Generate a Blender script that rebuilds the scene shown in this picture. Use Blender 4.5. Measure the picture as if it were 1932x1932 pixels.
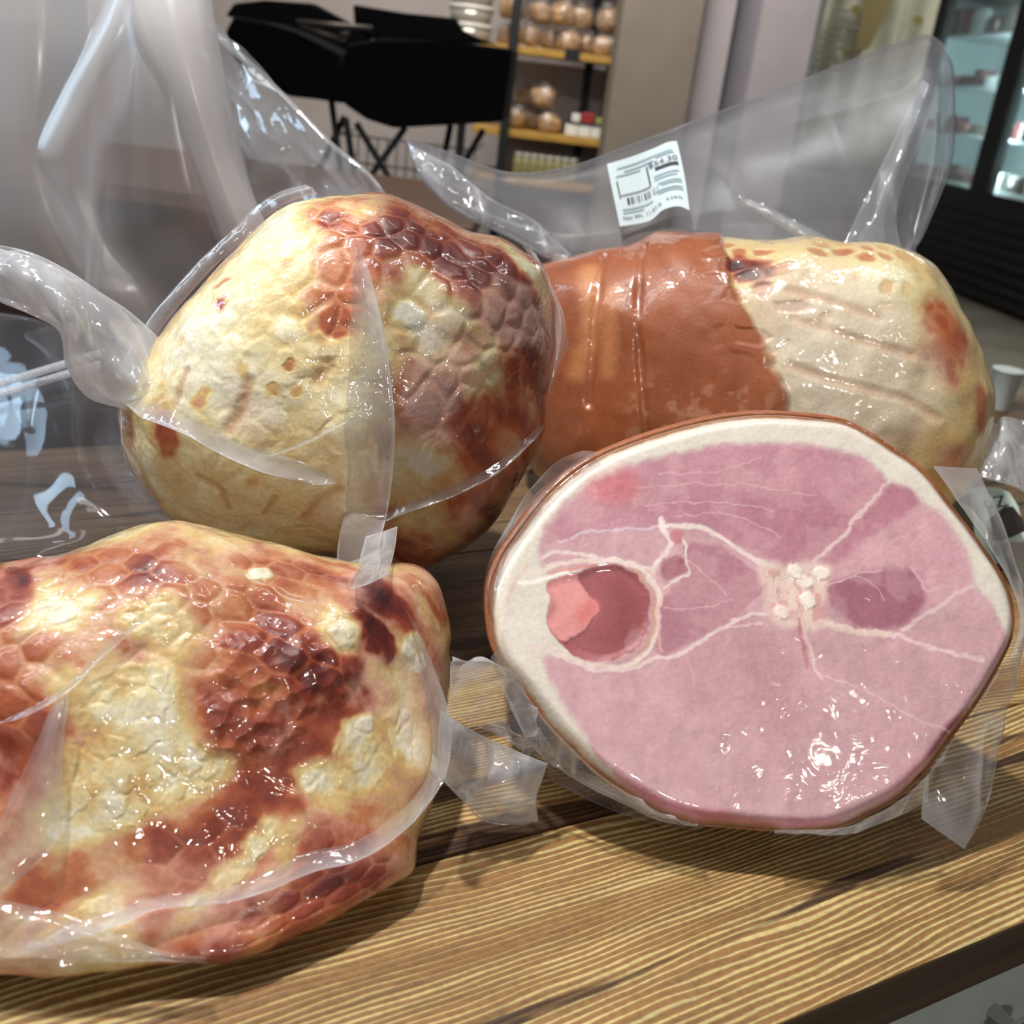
import bpy, bmesh, math, random
import numpy as np
from mathutils import Matrix, Vector

for o in list(bpy.data.objects):
    bpy.data.objects.remove(o)
S = bpy.context.scene
C = S.collection
PI = math.pi

# ------------------------------------------------------------------ camera
PITCH, ROLL = math.radians(23.0), math.radians(7.0)
F_PX = 1932.0
CT = 0.90                                   # counter top height
CAM = np.array([0.0, 0.0, CT + 0.33])
R0 = np.array([1.0, 0, 0]); U0 = np.array([0, math.sin(PITCH), math.cos(PITCH)])
FW = np.array([0, math.cos(PITCH), -math.sin(PITCH)])
CX = math.cos(ROLL) * R0 + math.sin(ROLL) * U0
CY = -math.sin(ROLL) * R0 + math.cos(ROLL) * U0
cd = bpy.data.cameras.new('camera'); cam = bpy.data.objects.new('camera', cd); C.objects.link(cam)
M = Matrix.Identity(4)
for i in range(3):
    M[i][0], M[i][1], M[i][2], M[i][3] = CX[i], CY[i], -FW[i], CAM[i]
cam.matrix_world = M
cd.sensor_width = 36.0; cd.lens = 36.0; cd.clip_start = 0.02
cd.dof.use_dof = True; cd.dof.focus_distance = 0.52; cd.dof.aperture_fstop = 11.0
S.camera = cam
# ------------------------------------------------------------------ world, view
w = bpy.data.worlds.new('world'); S.world = w; w.use_nodes = True
w.node_tree.nodes['Background'].inputs[0].default_value = (0.80, 0.84, 0.90, 1)
w.node_tree.nodes['Background'].inputs[1].default_value = 0.09
S.view_settings.view_transform = 'Standard'; S.view_settings.look = 'None'
S.view_settings.exposure = 0.0; S.view_settings.gamma = 1.0
S.view_settings.use_curve_mapping = False
S.cycles.transparent_max_bounces = 32
S.cycles.max_bounces = 8

def area(name, loc, target, sx, sy, power, col):
    l = bpy.data.lights.new(name, 'AREA'); l.shape = 'RECTANGLE'; l.size = sx; l.size_y = sy
    l.energy = power; l.color = col
    o = bpy.data.objects.new(name, l); C.objects.link(o); o.location = loc
    o.rotation_euler = (Vector(target) - Vector(loc)).to_track_quat('-Z', 'Y').to_euler()
    return o
# the pendant over the back of the counter, the shop's ceiling panels, added fills, the cool case at the left
area('pendant_or_fill_light', (-0.46, 0.50, 2.55), (0.05, 0.45, CT), 0.08, 0.08, 34, (1.0, 0.95, 0.89))
area('pendant_or_fill_light', (0.35, -1.00, 1.75), (0.1, 0.5, CT), 0.10, 0.10, 5.5, (1.0, 0.95, 0.88))  # added low front fill that brightens the cabinet and other upright faces
area('pendant_or_fill_light', (0.95, -1.00, 2.35), (0.15, 0.5, CT), 0.045, 0.045, 1.6, (1.0, 0.88, 0.70))
area('ceiling_or_fill_panel', (-1.25, 0.20, 2.70), (-0.1, 0.6, CT), 0.25, 1.2, 5, (0.95, 0.98, 1.0))
area('ceiling_or_fill_panel', (0.42, 0.74, 2.75), (0.40, 0.80, CT), 0.6, 0.10, 4, (0.95, 0.98, 1.0))
area('ceiling_or_fill_panel', (-0.4, 3.2, 2.9), (-0.4, 4.6, 1.2), 1.6, 0.6, 66, (1.0, 0.94, 0.88))
area('ceiling_or_fill_panel', (1.9, 4.2, 2.9), (2.2, 5.6, 0.6), 1.6, 0.6, 32, (1.0, 0.94, 0.88))  # added fill aimed at the banner to brighten it
area('ceiling_or_fill_panel', (2.3, 5.0, 2.9), (2.4, 5.6, 0.0), 1.2, 0.6, 40, (1.0, 0.95, 0.9))  # added fill that lifts the floor at the far right
area('display_case_light', (-1.5, 0.75, 1.75), (-0.2, 0.65, 1.0), 0.25, 1.1, 9, (0.55, 0.78, 1.0))

# ------------------------------------------------------------------ pixel to place
def rays(px, py):
    x = (np.asarray(px, float) - 966) / F_PX; y = (np.asarray(py, float) - 966) / F_PX
    return x[..., None] * CX - y[..., None] * CY + FW
def at(px, py, t):                         # a point at depth t
    return CAM + rays(px, py) * np.asarray(t, float)[..., None]
def on_z(px, py, z):
    d = rays(px, py); return CAM + d * ((z - CAM[2]) / d[..., 2])[..., None]
def on_y(px, py, y):
    d = rays(px, py); return CAM + d * ((y - CAM[1]) / d[..., 1])[..., None]
def on_plane(px, py, p0, n):
    d = rays(px, py); return CAM + d * (((p0 - CAM) @ n) / (d @ n))[..., None]
def project(P):
    q = P - CAM; z = q @ FW
    return 966 + F_PX * (q @ CX) / z, 966 - F_PX * (q @ CY) / z, z

# ------------------------------------------------------------------ noise
def h3(i, j, k, s):
    with np.errstate(over='ignore'):
        n = (i.astype(np.int64) * 374761393 + j.astype(np.int64) * 668265263 + k.astype(np.int64) * 2147483647 + s * 974711) & 0xffffffff
        n = ((n ^ (n >> 13)) * 1274126177) & 0xffffffff
        n = ((n ^ (n >> 16)) * 2246822519) & 0xffffffff
        n = n ^ (n >> 15)
    return (n & 0xffffff) / float(0x1000000)
def vn(P, sc, seed=0):
    q = P * sc; f = np.floor(q); r = q - f; r = r * r * (3 - 2 * r); i, j, k = f[:, 0], f[:, 1], f[:, 2]
    i = i.astype(np.int64); j = j.astype(np.int64); k = k.astype(np.int64); out = 0
    for a in (0, 1):
        wa = r[:, 0] if a else 1 - r[:, 0]
        for b in (0, 1):
            wb = wa * (r[:, 1] if b else 1 - r[:, 1])
            for c in (0, 1):
                out = out + wb * (r[:, 2] if c else 1 - r[:, 2]) * h3(i + a, j + b, k + c, seed)
    return out
def fbm(P, sc, oc=4, seed=0, gain=0.5):
    t = 0; a = 1; n = 0
    for o in range(oc):
        t = t + a * vn(P + 3.7 * o, sc * 2 ** o, seed + o); n += a; a *= gain
    return t / n                            # 0..1 about .5
def worley(P, sc, seed=0, jit=1.0):
    q = P * sc; f = np.floor(q).astype(np.int64); d1 = np.full(len(P), 9.0); d2 = d1.copy(); cid = np.zeros(len(P))
    for a in (-1, 0, 1):
        for b in (-1, 0, 1):
            for c in (-1, 0, 1):
                i, j, k = f[:, 0] + a, f[:, 1] + b, f[:, 2] + c
                x = i + .5 + jit * (h3(i, j, k, seed) - .5); y = j + .5 + jit * (h3(i, j, k, seed + 1) - .5); z = k + .5 + jit * (h3(i, j, k, seed + 2) - .5)
                d = np.sqrt((x - q[:, 0]) ** 2 + (y - q[:, 1]) ** 2 + (z - q[:, 2]) ** 2)
                r = h3(i, j, k, seed + 3); m = d < d1
                d2 = np.where(m, d1, np.minimum(d2, d)); cid = np.where(m, r, cid); d1 = np.where(m, d, d1)
    return d1, d2, cid
def hexcells(u, v, jit=0.25, seed=5):      # jittered brick lattice: border distance, cell id
    row = np.floor(v).astype(np.int64); d1 = np.full(len(u), 9.0); d2 = d1.copy(); cid = np.zeros(len(u))
    for b in (-1, 0, 1):
        rr = row + b; off = (rr % 2) * .5; col = np.floor(u - off).astype(np.int64)
        for a in (-1, 0, 1):
            cc = col + a; z = np.zeros_like(cc)
            x = cc + off + .5 + jit * (h3(cc, rr, z, seed) - .5); y = rr + .5 + jit * (h3(cc, rr, z, seed + 1) - .5)
            d = np.hypot(x - u, y - v); r = h3(cc, rr, z, seed + 2); m = d < d1
            d2 = np.where(m, d1, np.minimum(d2, d)); cid = np.where(m, r, cid); d1 = np.where(m, d, d1)
    return d2 - d1, cid
def sm(x, a, b):
    t = np.clip((x - a) / (b - a), 0, 1); return t * t * (3 - 2 * t)
def lin(r, g, b):
    f = lambda c: (c / 255 / 12.92) if c <= 10 else ((c / 255 + .055) / 1.055) ** 2.4
    return np.array([f(r), f(g), f(b)])
def seg_dist(P, pts):
    d = np.full(len(P), 1e9); pts = np.asarray(pts, float)
    if len(pts) == 1: return np.linalg.norm(P - pts[0], axis=1)
    for a, b in zip(pts[:-1], pts[1:]):
        ab = b - a; t = np.clip(((P - a) @ ab) / max(ab @ ab, 1e-12), 0, 1)
        d = np.minimum(d, np.linalg.norm(P - (a + t[:, None] * ab), axis=1))
    return d
def poly_sd(P, poly):                      # signed distance, negative inside
    poly = np.asarray(poly, float); n = len(poly); d = np.full(len(P), 1e9); ins = np.zeros(len(P), bool)
    for i in range(n):
        a, b = poly[i], poly[(i + 1) % n]; ab = b - a
        t = np.clip(((P - a) @ ab) / max(ab @ ab, 1e-12), 0, 1)
        d = np.minimum(d, np.linalg.norm(P - (a + t[:, None] * ab), axis=1))
        c = ((a[1] > P[:, 1]) != (b[1] > P[:, 1])) & (P[:, 0] < (b[0] - a[0]) * (P[:, 1] - a[1]) / (b[1] - a[1] + 1e-15) + a[0])
        ins ^= c
    return np.where(ins, -d, d)
def catmull(pts, n, closed=False):
    pts = np.asarray(pts, float); m = len(pts)
    if m == 1: return np.repeat(pts, n, 0)
    if closed: s = np.arange(n) / n * m
    else: s = np.linspace(0, m - 1, n)
    i = np.floor(s).astype(int)
    if not closed: i = np.minimum(i, m - 2)
    f = (s - i)[:, None]
    g = (lambda k: pts[k % m]) if closed else (lambda k: pts[np.clip(k, 0, m - 1)])
    a, b, c, d = g(i - 1), g(i), g(i + 1), g(i + 2)
    return .5 * (2 * b + (c - a) * f + (2 * a - 5 * b + 4 * c - d) * f ** 2 + (3 * b - a - 3 * c + d) * f ** 3)

# ------------------------------------------------------------------ materials
def mat(name, col=(.5, .5, .5), rough=.5, metal=0., **kw):
    m = bpy.data.materials.new(name); m.use_nodes = True; b = m.node_tree.nodes['Principled BSDF']
    b.inputs['Base Color'].default_value = (*col, 1); b.inputs['Roughness'].default_value = rough; b.inputs['Metallic'].default_value = metal
    for k, v in kw.items(): b.inputs[k.replace('_', ' ')].default_value = v
    return m
def N(m, t, **kw):
    n = m.node_tree.nodes.new(t)
    for k, v in kw.items(): setattr(n, k, v)
    return n
def L(m, a, b): m.node_tree.links.new(a, b)
def ramp(m, fac, stops):
    r = N(m, 'ShaderNodeValToRGB'); e = r.color_ramp.elements
    while len(e) < len(stops): e.new(.5)
    for el, (p, c) in zip(e, stops): el.position = p; el.color = (*c, 1)
    L(m, fac, r.inputs[0]); return r.outputs[0]
def noisy(name, c1, c2, scale=20, rough=.6, bump=.0, stretch=(1, 1, 1), **kw):
    m = mat(name, c1, rough, **kw); tc = N(m, 'ShaderNodeTexCoord'); mp = N(m, 'ShaderNodeMapping'); mp.inputs['Scale'].default_value = stretch
    nz = N(m, 'ShaderNodeTexNoise'); nz.inputs['Scale'].default_value = scale; nz.inputs['Detail'].default_value = 5
    L(m, tc.outputs['Object'], mp.inputs[0]); L(m, mp.outputs[0], nz.inputs['Vector'])
    b = m.node_tree.nodes['Principled BSDF']; L(m, ramp(m, nz.outputs[0], [(.35, c1), (.65, c2)]), b.inputs['Base Color'])
    if bump:
        bp = N(m, 'ShaderNodeBump'); bp.inputs['Strength'].default_value = bump; bp.inputs['Distance'].default_value = .002
        L(m, nz.outputs[0], bp.inputs['Height']); L(m, bp.outputs[0], b.inputs['Normal'])
    return m
def meat_mat(name, wr=.35, coat_rough=.07, sss=.12, grain=1.0):
    m = mat(name, rough=.5); b = m.node_tree.nodes['Principled BSDF']; tc = N(m, 'ShaderNodeTexCoord')
    at_ = N(m, 'ShaderNodeVertexColor', layer_name='Col')
    nz = N(m, 'ShaderNodeTexNoise'); nz.inputs['Scale'].default_value = 420; nz.inputs['Detail'].default_value = 4
    L(m, tc.outputs['Object'], nz.inputs['Vector'])
    mul = N(m, 'ShaderNodeMix', data_type='RGBA', blend_type='MULTIPLY'); mul.inputs[0].default_value = 1
    L(m, at_.outputs[0], mul.inputs[6]); L(m, ramp(m, nz.outputs[0], [(.3, (1 - .18 * grain, 1 - .20 * grain, 1 - .22 * grain)), (.62, (1 + .06 * grain,) * 3)]), mul.inputs[7])
    L(m, mul.outputs[2], b.inputs['Base Color'])
    b.inputs['Coat Weight'].default_value = 1.0; b.inputs['Coat Roughness'].default_value = coat_rough; b.inputs['Coat IOR'].default_value = 1.5
    b.inputs['Subsurface Weight'].default_value = sss; b.inputs['Subsurface Radius'].default_value = (.006, .003, .002); b.inputs['Subsurface Scale'].default_value = 1.0
    bp = N(m, 'ShaderNodeBump'); bp.inputs['Strength'].default_value = .25; bp.inputs['Distance'].default_value = .001
    L(m, nz.outputs[0], bp.inputs['Height']); L(m, bp.outputs[0], b.inputs['Normal'])
    # the tight film: faint stretched wrinkles in the clear coat only
    n2 = N(m, 'ShaderNodeTexNoise'); n2.inputs['Scale'].default_value = 38; n2.inputs['Detail'].default_value = 3; n2.inputs['Distortion'].default_value = 1.2
    L(m, tc.outputs['Object'], n2.inputs['Vector'])
    b2 = N(m, 'ShaderNodeBump'); b2.inputs['Strength'].default_value = wr; b2.inputs['Distance'].default_value = .006
    L(m, n2.outputs[0], b2.inputs['Height']); L(m, b2.outputs[0], b.inputs['Coat Normal'])
    return m
def film_mat(name, tint=(.97, .98, 1.0), rough=.07, body=(.80, .82, .86), gloss=1.0, crease=.35, cscale=30, base=.085):
    m = bpy.data.materials.new(name); m.use_nodes = True; nt = m.node_tree; nt.nodes.clear()
    out = N(m, 'ShaderNodeOutputMaterial'); tr = N(m, 'ShaderNodeBsdfTransparent'); tr.inputs[0].default_value = (*tint, 1)
    df = N(m, 'ShaderNodeBsdfDiffuse'); df.inputs[0].default_value = (*body, 1); tl = N(m, 'ShaderNodeBsdfTranslucent'); tl.inputs[0].default_value = (*body, 1)
    mx = N(m, 'ShaderNodeMixShader'); mx.inputs[0].default_value = .5; L(m, df.outputs[0], mx.inputs[1]); L(m, tl.outputs[0], mx.inputs[2])
    mk = N(m, 'ShaderNodeAttribute', attribute_name='milk'); m1 = N(m, 'ShaderNodeMixShader')
    L(m, mk.outputs['Fac'], m1.inputs[0]); L(m, tr.outputs[0], m1.inputs[1]); L(m, mx.outputs[0], m1.inputs[2])
    gl = N(m, 'ShaderNodeBsdfGlossy'); gl.inputs['Roughness'].default_value = rough; gl.inputs[0].default_value = (gloss, gloss, gloss, 1)
    tc = N(m, 'ShaderNodeTexCoord'); nz = N(m, 'ShaderNodeTexNoise'); nz.inputs['Scale'].default_value = cscale; nz.inputs['Detail'].default_value = 3; nz.inputs['Distortion'].default_value = .8
    L(m, tc.outputs['Object'], nz.inputs['Vector']); bp = N(m, 'ShaderNodeBump'); bp.inputs['Strength'].default_value = crease; bp.inputs['Distance'].default_value = .006
    L(m, nz.outputs[0], bp.inputs['Height']); L(m, bp.outputs[0], gl.inputs['Normal'])
    fr = N(m, 'ShaderNodeLayerWeight'); fr.inputs[0].default_value = .5; L(m, bp.outputs[0], fr.inputs['Normal'])
    pw = N(m, 'ShaderNodeMath', operation='POWER'); pw.inputs[1].default_value = 4.5; L(m, fr.outputs['Facing'], pw.inputs[0])
    sc = N(m, 'ShaderNodeMath', operation='MULTIPLY_ADD'); sc.inputs[1].default_value = .75; sc.inputs[2].default_value = base; sc.use_clamp = True
    L(m, pw.outputs[0], sc.inputs[0])
    m2 = N(m, 'ShaderNodeMixShader'); L(m, sc.outputs[0], m2.inputs[0]); L(m, m1.outputs[0], m2.inputs[1]); L(m, gl.outputs[0], m2.inputs[2])
    L(m, m2.outputs[0], out.inputs[0]); return m
FILM = film_mat('clear_film', crease=.2, cscale=24); FILM_FOLD = film_mat('folded_film', crease=.25, cscale=45)
MILKY = film_mat('milky_film', base=.05, rough=.25, body=(.76, .74, .74), crease=.10, cscale=10)

# ------------------------------------------------------------------ objects
def tag(o, label=None, cat=None, group=None, kind=None):
    if label: o['label'] = label
    if cat: o['category'] = cat
    if group: o['group'] = group
    if kind: o['kind'] = kind
    return o
def thing(name, label, cat, loc=(0, 0, 0), group=None, rz=0):
    o = bpy.data.objects.new(name, None); C.objects.link(o); o.location = loc; o.rotation_euler = (0, 0, rz); o.empty_display_size = .05
    return tag(o, label, cat, group)
def link(name, me, m, parent=None, smooth=True):
    o = bpy.data.objects.new(name, me); C.objects.link(o)
    if m is not None and not me.materials: me.materials.append(m)
    if parent:
        o.parent = parent; o.matrix_parent_inverse = (Matrix.Translation(parent.location) @ parent.rotation_euler.to_matrix().to_4x4()).inverted() if parent.type == 'EMPTY' else parent.matrix_basis.inverted()
    if smooth: me.polygons.foreach_set('use_smooth', np.ones(len(me.polygons), bool))
    me.update(); return o
def np_mesh(name, V, Fq):
    me = bpy.data.meshes.new(name); V = np.asarray(V, np.float32); Fq = np.asarray(Fq, np.int32); k = Fq.shape[1]
    me.vertices.add(len(V)); me.vertices.foreach_set('co', V.ravel()); me.loops.add(Fq.size); me.loops.foreach_set('vertex_index', Fq.ravel())
    me.polygons.add(len(Fq)); me.polygons.foreach_set('loop_start', np.arange(0, Fq.size, k, dtype=np.int32)); me.update(calc_edges=True); return me
def grid_faces(nu, nv, wrap=False):
    i = np.arange(nu - 1)[:, None]; j = np.arange(nv if wrap else nv - 1)[None, :]; j2 = (j + 1) % nv
    return np.stack([i * nv + j, i * nv + j2, (i + 1) * nv + j2, (i + 1) * nv + j], -1).reshape(-1, 4)
def set_col(me, col):
    a = me.color_attributes.new('Col', 'FLOAT_COLOR', 'POINT'); a.data.foreach_set('color', np.concatenate([col, np.ones((len(col), 1))], 1).astype(np.float32).ravel())
def set_milk(me, v):
    a = me.attributes.new('milk', 'FLOAT', 'POINT'); a.data.foreach_set('value', np.clip(np.broadcast_to(v, len(me.vertices)), 0, 1).astype(np.float32))
def normals(V, nu, nv, wrap=False):
    G = V.reshape(nu, nv, 3); du = np.gradient(G, axis=0)
    dv = (np.roll(G, -1, 1) - np.roll(G, 1, 1)) if wrap else np.gradient(G, axis=1)
    n = np.cross(du, dv); n /= np.linalg.norm(n, axis=2, keepdims=True) + 1e-12; return n.reshape(-1, 3)
def bm_obj(name, bm, m, parent=None, smooth=False, bevel=0):
    me = bpy.data.meshes.new(name)
    if bevel: bmesh.ops.bevel(bm, geom=list(bm.edges), offset=bevel, segments=2, affect='EDGES', profile=.5)
    bmesh.ops.recalc_face_normals(bm, faces=bm.faces); bm.to_mesh(me); bm.free(); return link(name, me, m, parent, smooth)
def add_box(bm, lo, hi, rot=None, org=None):
    r = bmesh.ops.create_cube(bm, size=1); s = [hi[i] - lo[i] for i in range(3)]; c = [(hi[i] + lo[i]) / 2 for i in range(3)]
    bmesh.ops.scale(bm, verts=r['verts'], vec=s); bmesh.ops.translate(bm, verts=r['verts'], vec=c)
    if rot is not None: bmesh.ops.rotate(bm, verts=r['verts'], cent=org if org is not None else c, matrix=rot)
    return r['verts']
def box(name, lo, hi, m, parent=None, bevel=0):
    bm = bmesh.new(); add_box(bm, lo, hi); return bm_obj(name, bm, m, parent, False, bevel)
def add_tube(bm, a, b, r, n=10, r2=None):
    a, b = Vector(a), Vector(b); d = b - a
    mt = Matrix.Translation((a + b) / 2) @ d.to_track_quat('Z', 'Y').to_matrix().to_4x4()
    bmesh.ops.create_cone(bm, cap_ends=True, segments=n, radius1=r, radius2=r if r2 is None else r2, depth=d.length, matrix=mt)
def tube(name, a, b, r, m, parent=None, n=10):
    bm = bmesh.new(); add_tube(bm, a, b, r, n); return bm_obj(name, bm, m, parent, True)
def lathe(name, prof, m, parent=None, loc=(0, 0, 0), n=20, squash=1.0):
    bm = bmesh.new(); rings = []
    for r, z in prof: rings.append([bm.verts.new((loc[0] + r * math.cos(2 * PI * k / n), loc[1] + squash * r * math.sin(2 * PI * k / n), loc[2] + z)) for k in range(n)])
    for a, b in zip(rings[:-1], rings[1:]):
        for k in range(n): bm.faces.new((a[k], a[(k + 1) % n], b[(k + 1) % n], b[k]))
    bm.faces.new(rings[0][::-1]); bm.faces.new(rings[-1]); return bm_obj(name, bm, m, parent, True)
def prism(name, front, depth, m, parent=None, bevel=0):        # front: world points of a face, pushed back along depth
    bm = bmesh.new(); f = [bm.verts.new(p) for p in front]; b = [bm.verts.new(Vector(p) + Vector(depth)) for p in front]; n = len(f)
    bm.faces.new(f); bm.faces.new(b[::-1])
    for k in range(n): bm.faces.new((f[k], b[k], b[(k + 1) % n], f[(k + 1) % n]))
    return bm_obj(name, bm, m, parent, False, bevel)
# ------------------------------------------------------------------ the setting
def struct(name, lo, hi, m): return tag(box(name, lo, hi, m), kind='structure')
FLOOR = noisy('floor_concrete', lin(110, 104, 92), lin(134, 127, 113), 3, .55)
WALL = noisy('wall_paint', lin(176, 168, 163), lin(182, 174, 169), 8, .8)
TAN = noisy('wall_tan_paint', lin(128, 118, 106), lin(134, 124, 112), 8, .8)
MAUVE = noisy('wall_mauve_paint', lin(168, 160, 162), lin(174, 166, 168), 8, .8)
GROOVE = noisy('trim_grey_paint', lin(128, 124, 130), lin(132, 128, 134), 8, .7)
struct('floor', (-6, -2.5, -.05), (7, 11, 0), FLOOR)
struct('wall_back', (-6, 5.6, 0), (on_y(1480, 60, 5.6)[0], 5.7, 3.2), WALL); struct('wall_far', (0, 10.6, 0), (7, 10.7, 3.2), WALL)
def X(px, py, y): return on_y(px, py, y)[0]
pl, pr = X(1160, 131, 4.0), X(1312, 110, 4.0)
struct('wall_pillar', (pl, 4.0, 0), (pr, 4.9, 3.2), TAN)
q1, q2, q3 = X(1372, 110, 4.05), X(1424, 110, 4.05), X(1536, 65, 4.05)
struct('wall_right', (pr, 4.05, 0), (q1, 4.5, 3.2), MAUVE)
struct('trim_1', (q1, 4.10, 0), (q2, 4.5, 3.2), GROOVE)
struct('wall_partition', (q2, 4.05, 0), (q3, 4.5, 3.2), MAUVE)

# ------------------------------------------------------------------ counter
def wood_mat(name, light, dark, period, seed, marks=.5, rough=.6):
    m = mat(name, light, rough); b = m.node_tree.nodes['Principled BSDF']; tc = N(m, 'ShaderNodeTexCoord')
    mp = N(m, 'ShaderNodeMapping'); mp.inputs['Location'].default_value = (seed * 3.1, seed * .37, 0); mp.inputs['Scale'].default_value = (1, 1, 1)
    L(m, tc.outputs['Object'], mp.inputs[0])
    def noise(scale, stretch, detail=3, dist=0):
        p = N(m, 'ShaderNodeMapping'); p.inputs['Scale'].default_value = stretch; L(m, mp.outputs[0], p.inputs[0])
        n = N(m, 'ShaderNodeTexNoise'); n.inputs['Scale'].default_value = scale; n.inputs['Detail'].default_value = detail; n.inputs['Distortion'].default_value = dist
        L(m, p.outputs[0], n.inputs['Vector']); return n.outputs[0]
    def math_(op, a, bb=None, c=None):
        n = N(m, 'ShaderNodeMath', operation=op)
        for i, v in enumerate((a, bb, c)):
            if v is None: continue
            if isinstance(v, (int, float)): n.inputs[i].default_value = v
            else: L(m, v, n.inputs[i])
        return n.outputs[0]
    sx = N(m, 'ShaderNodeSeparateXYZ'); L(m, mp.outputs[0], sx.inputs[0])
    bend = noise(3.2, (.55, 1.6, 1), 2); bend2 = noise(14, (.35, 1, 1), 2); jit = noise(90, (.25, 1.2, 1), 3)
    y = math_('MULTIPLY_ADD', bend, .060, sx.outputs[1]); y = math_('MULTIPLY_ADD', bend2, .022, y); y = math_('MULTIPLY_ADD', jit, .0034, y)
    w_ = math_('PINGPONG', math_('MULTIPLY', y, 1.0 / period), 1.0)          # growth rings
    vary = noise(75, (.10, 1, 1), 3); vary2 = noise(9, (.25, 1, 1), 2); w0 = w_
    w_ = math_('ADD', w_, math_('MULTIPLY_ADD', vary, 1.7, math_('MULTIPLY_ADD', vary2, 1.7, -1.80)))
    r1 = ramp(m, w_, [(.12, dark), (.48, tuple(np.array(dark) * 1.12)), (.68, light), (.95, tuple(np.array(light) * 1.08))])
    fine = noise(160, (.08, 1, 1), 4); mid = noise(26, (.12, 1, 1), 3); saw = noise(380, (.7, .9, 1), 4, .6)
    def mul(c, f, stops):
        x = N(m, 'ShaderNodeMix', data_type='RGBA', blend_type='MULTIPLY'); x.inputs[0].default_value = 1
        L(m, c, x.inputs[6]); L(m, ramp(m, f, stops), x.inputs[7]); return x.outputs[2]
    g = lambda v: (v, v, v)
    c = mul(r1, fine, [(.30, g(.72)), (.55, g(1.0))]); c = mul(c, mid, [(.32, (.80, .74, .66)), (.62, g(1.05))]); c = mul(c, saw, [(.36, g(.82)), (.58, g(1.05))])
    mk = noise(30, (.16, 1.5, 1), 5, .4); c = mul(c, mk, [(.655 - marks * .05, g(1.0)), (.70 - marks * .05, (.22, .17, .14))])
    L(m, c, b.inputs['Base Color'])
    bp = N(m, 'ShaderNodeBump'); bp.inputs['Strength'].default_value = .5; bp.inputs['Distance'].default_value = .0012
    L(m, math_('MULTIPLY_ADD', w0, .5, fine), bp.inputs['Height']); L(m, bp.outputs[0], b.inputs['Normal']); return m
RZ = math.radians(30.0)
cdir = np.array([math.cos(RZ), math.sin(RZ), 0]); cnor = np.array([-math.sin(RZ), math.cos(RZ), 0])
p_front = on_z(1932, 1740, CT); n0 = p_front @ cnor; n1 = on_z(115, 843, CT) @ cnor
low = on_plane(1932, 1821, p_front, cnor); TH = CT - low[2]
org = cnor * n0
ctr = thing('counter', 'weathered wooden plank counter with dark front edge on a grey cabinet', 'counter', (org[0], org[1], 0), rz=RZ)
W1 = wood_mat('pine_ringed', lin(192, 174, 118), lin(138, 102, 58), .0017, 1, .75)
W2 = wood_mat('pine_worn', lin(186, 164, 112), lin(140, 104, 62), .0014, 2, 1.4)
W3 = wood_mat('pine_dark_brown', lin(132, 108, 76), lin(92, 70, 48), .0017, 3, 1.2)  # darker brown for the planks from the third one back
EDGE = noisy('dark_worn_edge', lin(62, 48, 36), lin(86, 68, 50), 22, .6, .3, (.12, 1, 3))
def local_box(name, lo, hi, m, bevel=0):
    bm = bmesh.new(); add_box(bm, lo, hi); o = bm_obj(name, bm, m, None, False, bevel); o.parent = ctr; return o
cuts = [0, on_z(840, 1615, CT) @ cnor - n0, .28, .42, .56, n1 - n0]
for k, (a, b) in enumerate(zip(cuts[:-1], cuts[1:])):
    local_box('plank', (-1.6, a + (.0006 if k else 0), CT - TH), (2.2, b - .0006, CT), W1 if k == 0 else W2 if k == 1 else W3, .0016)
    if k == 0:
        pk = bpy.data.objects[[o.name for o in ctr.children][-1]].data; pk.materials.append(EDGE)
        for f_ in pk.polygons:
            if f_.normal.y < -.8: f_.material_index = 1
# a low dark brown display table beyond the counter
dt0 = on_y(900, 415, 2.0); DKB = noisy('dark_brown_wood', lin(44, 30, 24), lin(58, 40, 30), 9, .5, 0, (1, 8, 8))
dt = thing('display_table', 'dark brown low display table on the floor behind the counter', 'table', (-.6, 2.2, 0)); bm = bmesh.new(); add_box(bm, (-2.2, 1.9, dt0[2] - .03), (dt0[0], 2.6, dt0[2])); bm_obj('table_top', bm, noisy('brown_wood', lin(96, 66, 44), lin(80, 54, 36), 9, .5, 0, (1, 8, 8)), dt, False, .003)
box('table_body', (-2.15, 1.93, .0), (dt0[0] - .04, 2.57, dt0[2] - .03), DKB, dt)
GREY = noisy('cabinet_grey', lin(176, 186, 180), lin(184, 194, 188), 30, .55)
local_box('cabinet', (-1.5, .012, .02), (2.1, n1 - n0 - .03, CT - TH), GREY)
CHROME = mat('chrome', (.75, .75, .75), .08, 1.0)
kx = (on_plane(1918, 1918, p_front + cnor * .0, cnor) @ cdir); kz = on_plane(1918, 1918, p_front, cnor)[2]
kb = lathe('knob', [(.004, 0), (.004, .012), (.010, .014), (.012, .018), (.010, .023), (.004, .025)], CHROME, n=20)
kb.parent = ctr; kb.rotation_euler = (PI / 2, 0, 0); kb.location = (kx, .012, kz - .008); tag(kb, 'small chrome knob')
# ------------------------------------------------------------------ the shop behind
def w3(px, py, y): return Vector(on_y(px, py, y))
def Z(px, py, y): return float(on_y(px, py, y)[2])
BLACK = noisy('black_fabric', lin(3, 3, 5), lin(6, 6, 8), 60, .9, .2); BLACK.node_tree.nodes['Principled BSDF'].inputs['Specular IOR Level'].default_value = .15; METAL = mat('black_metal', lin(16, 17, 20), .45, .3); PINE = noisy('pine_shelf', lin(186, 146, 62), lin(160, 120, 50), 12, .5, 0, (1, 6, 6))
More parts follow.
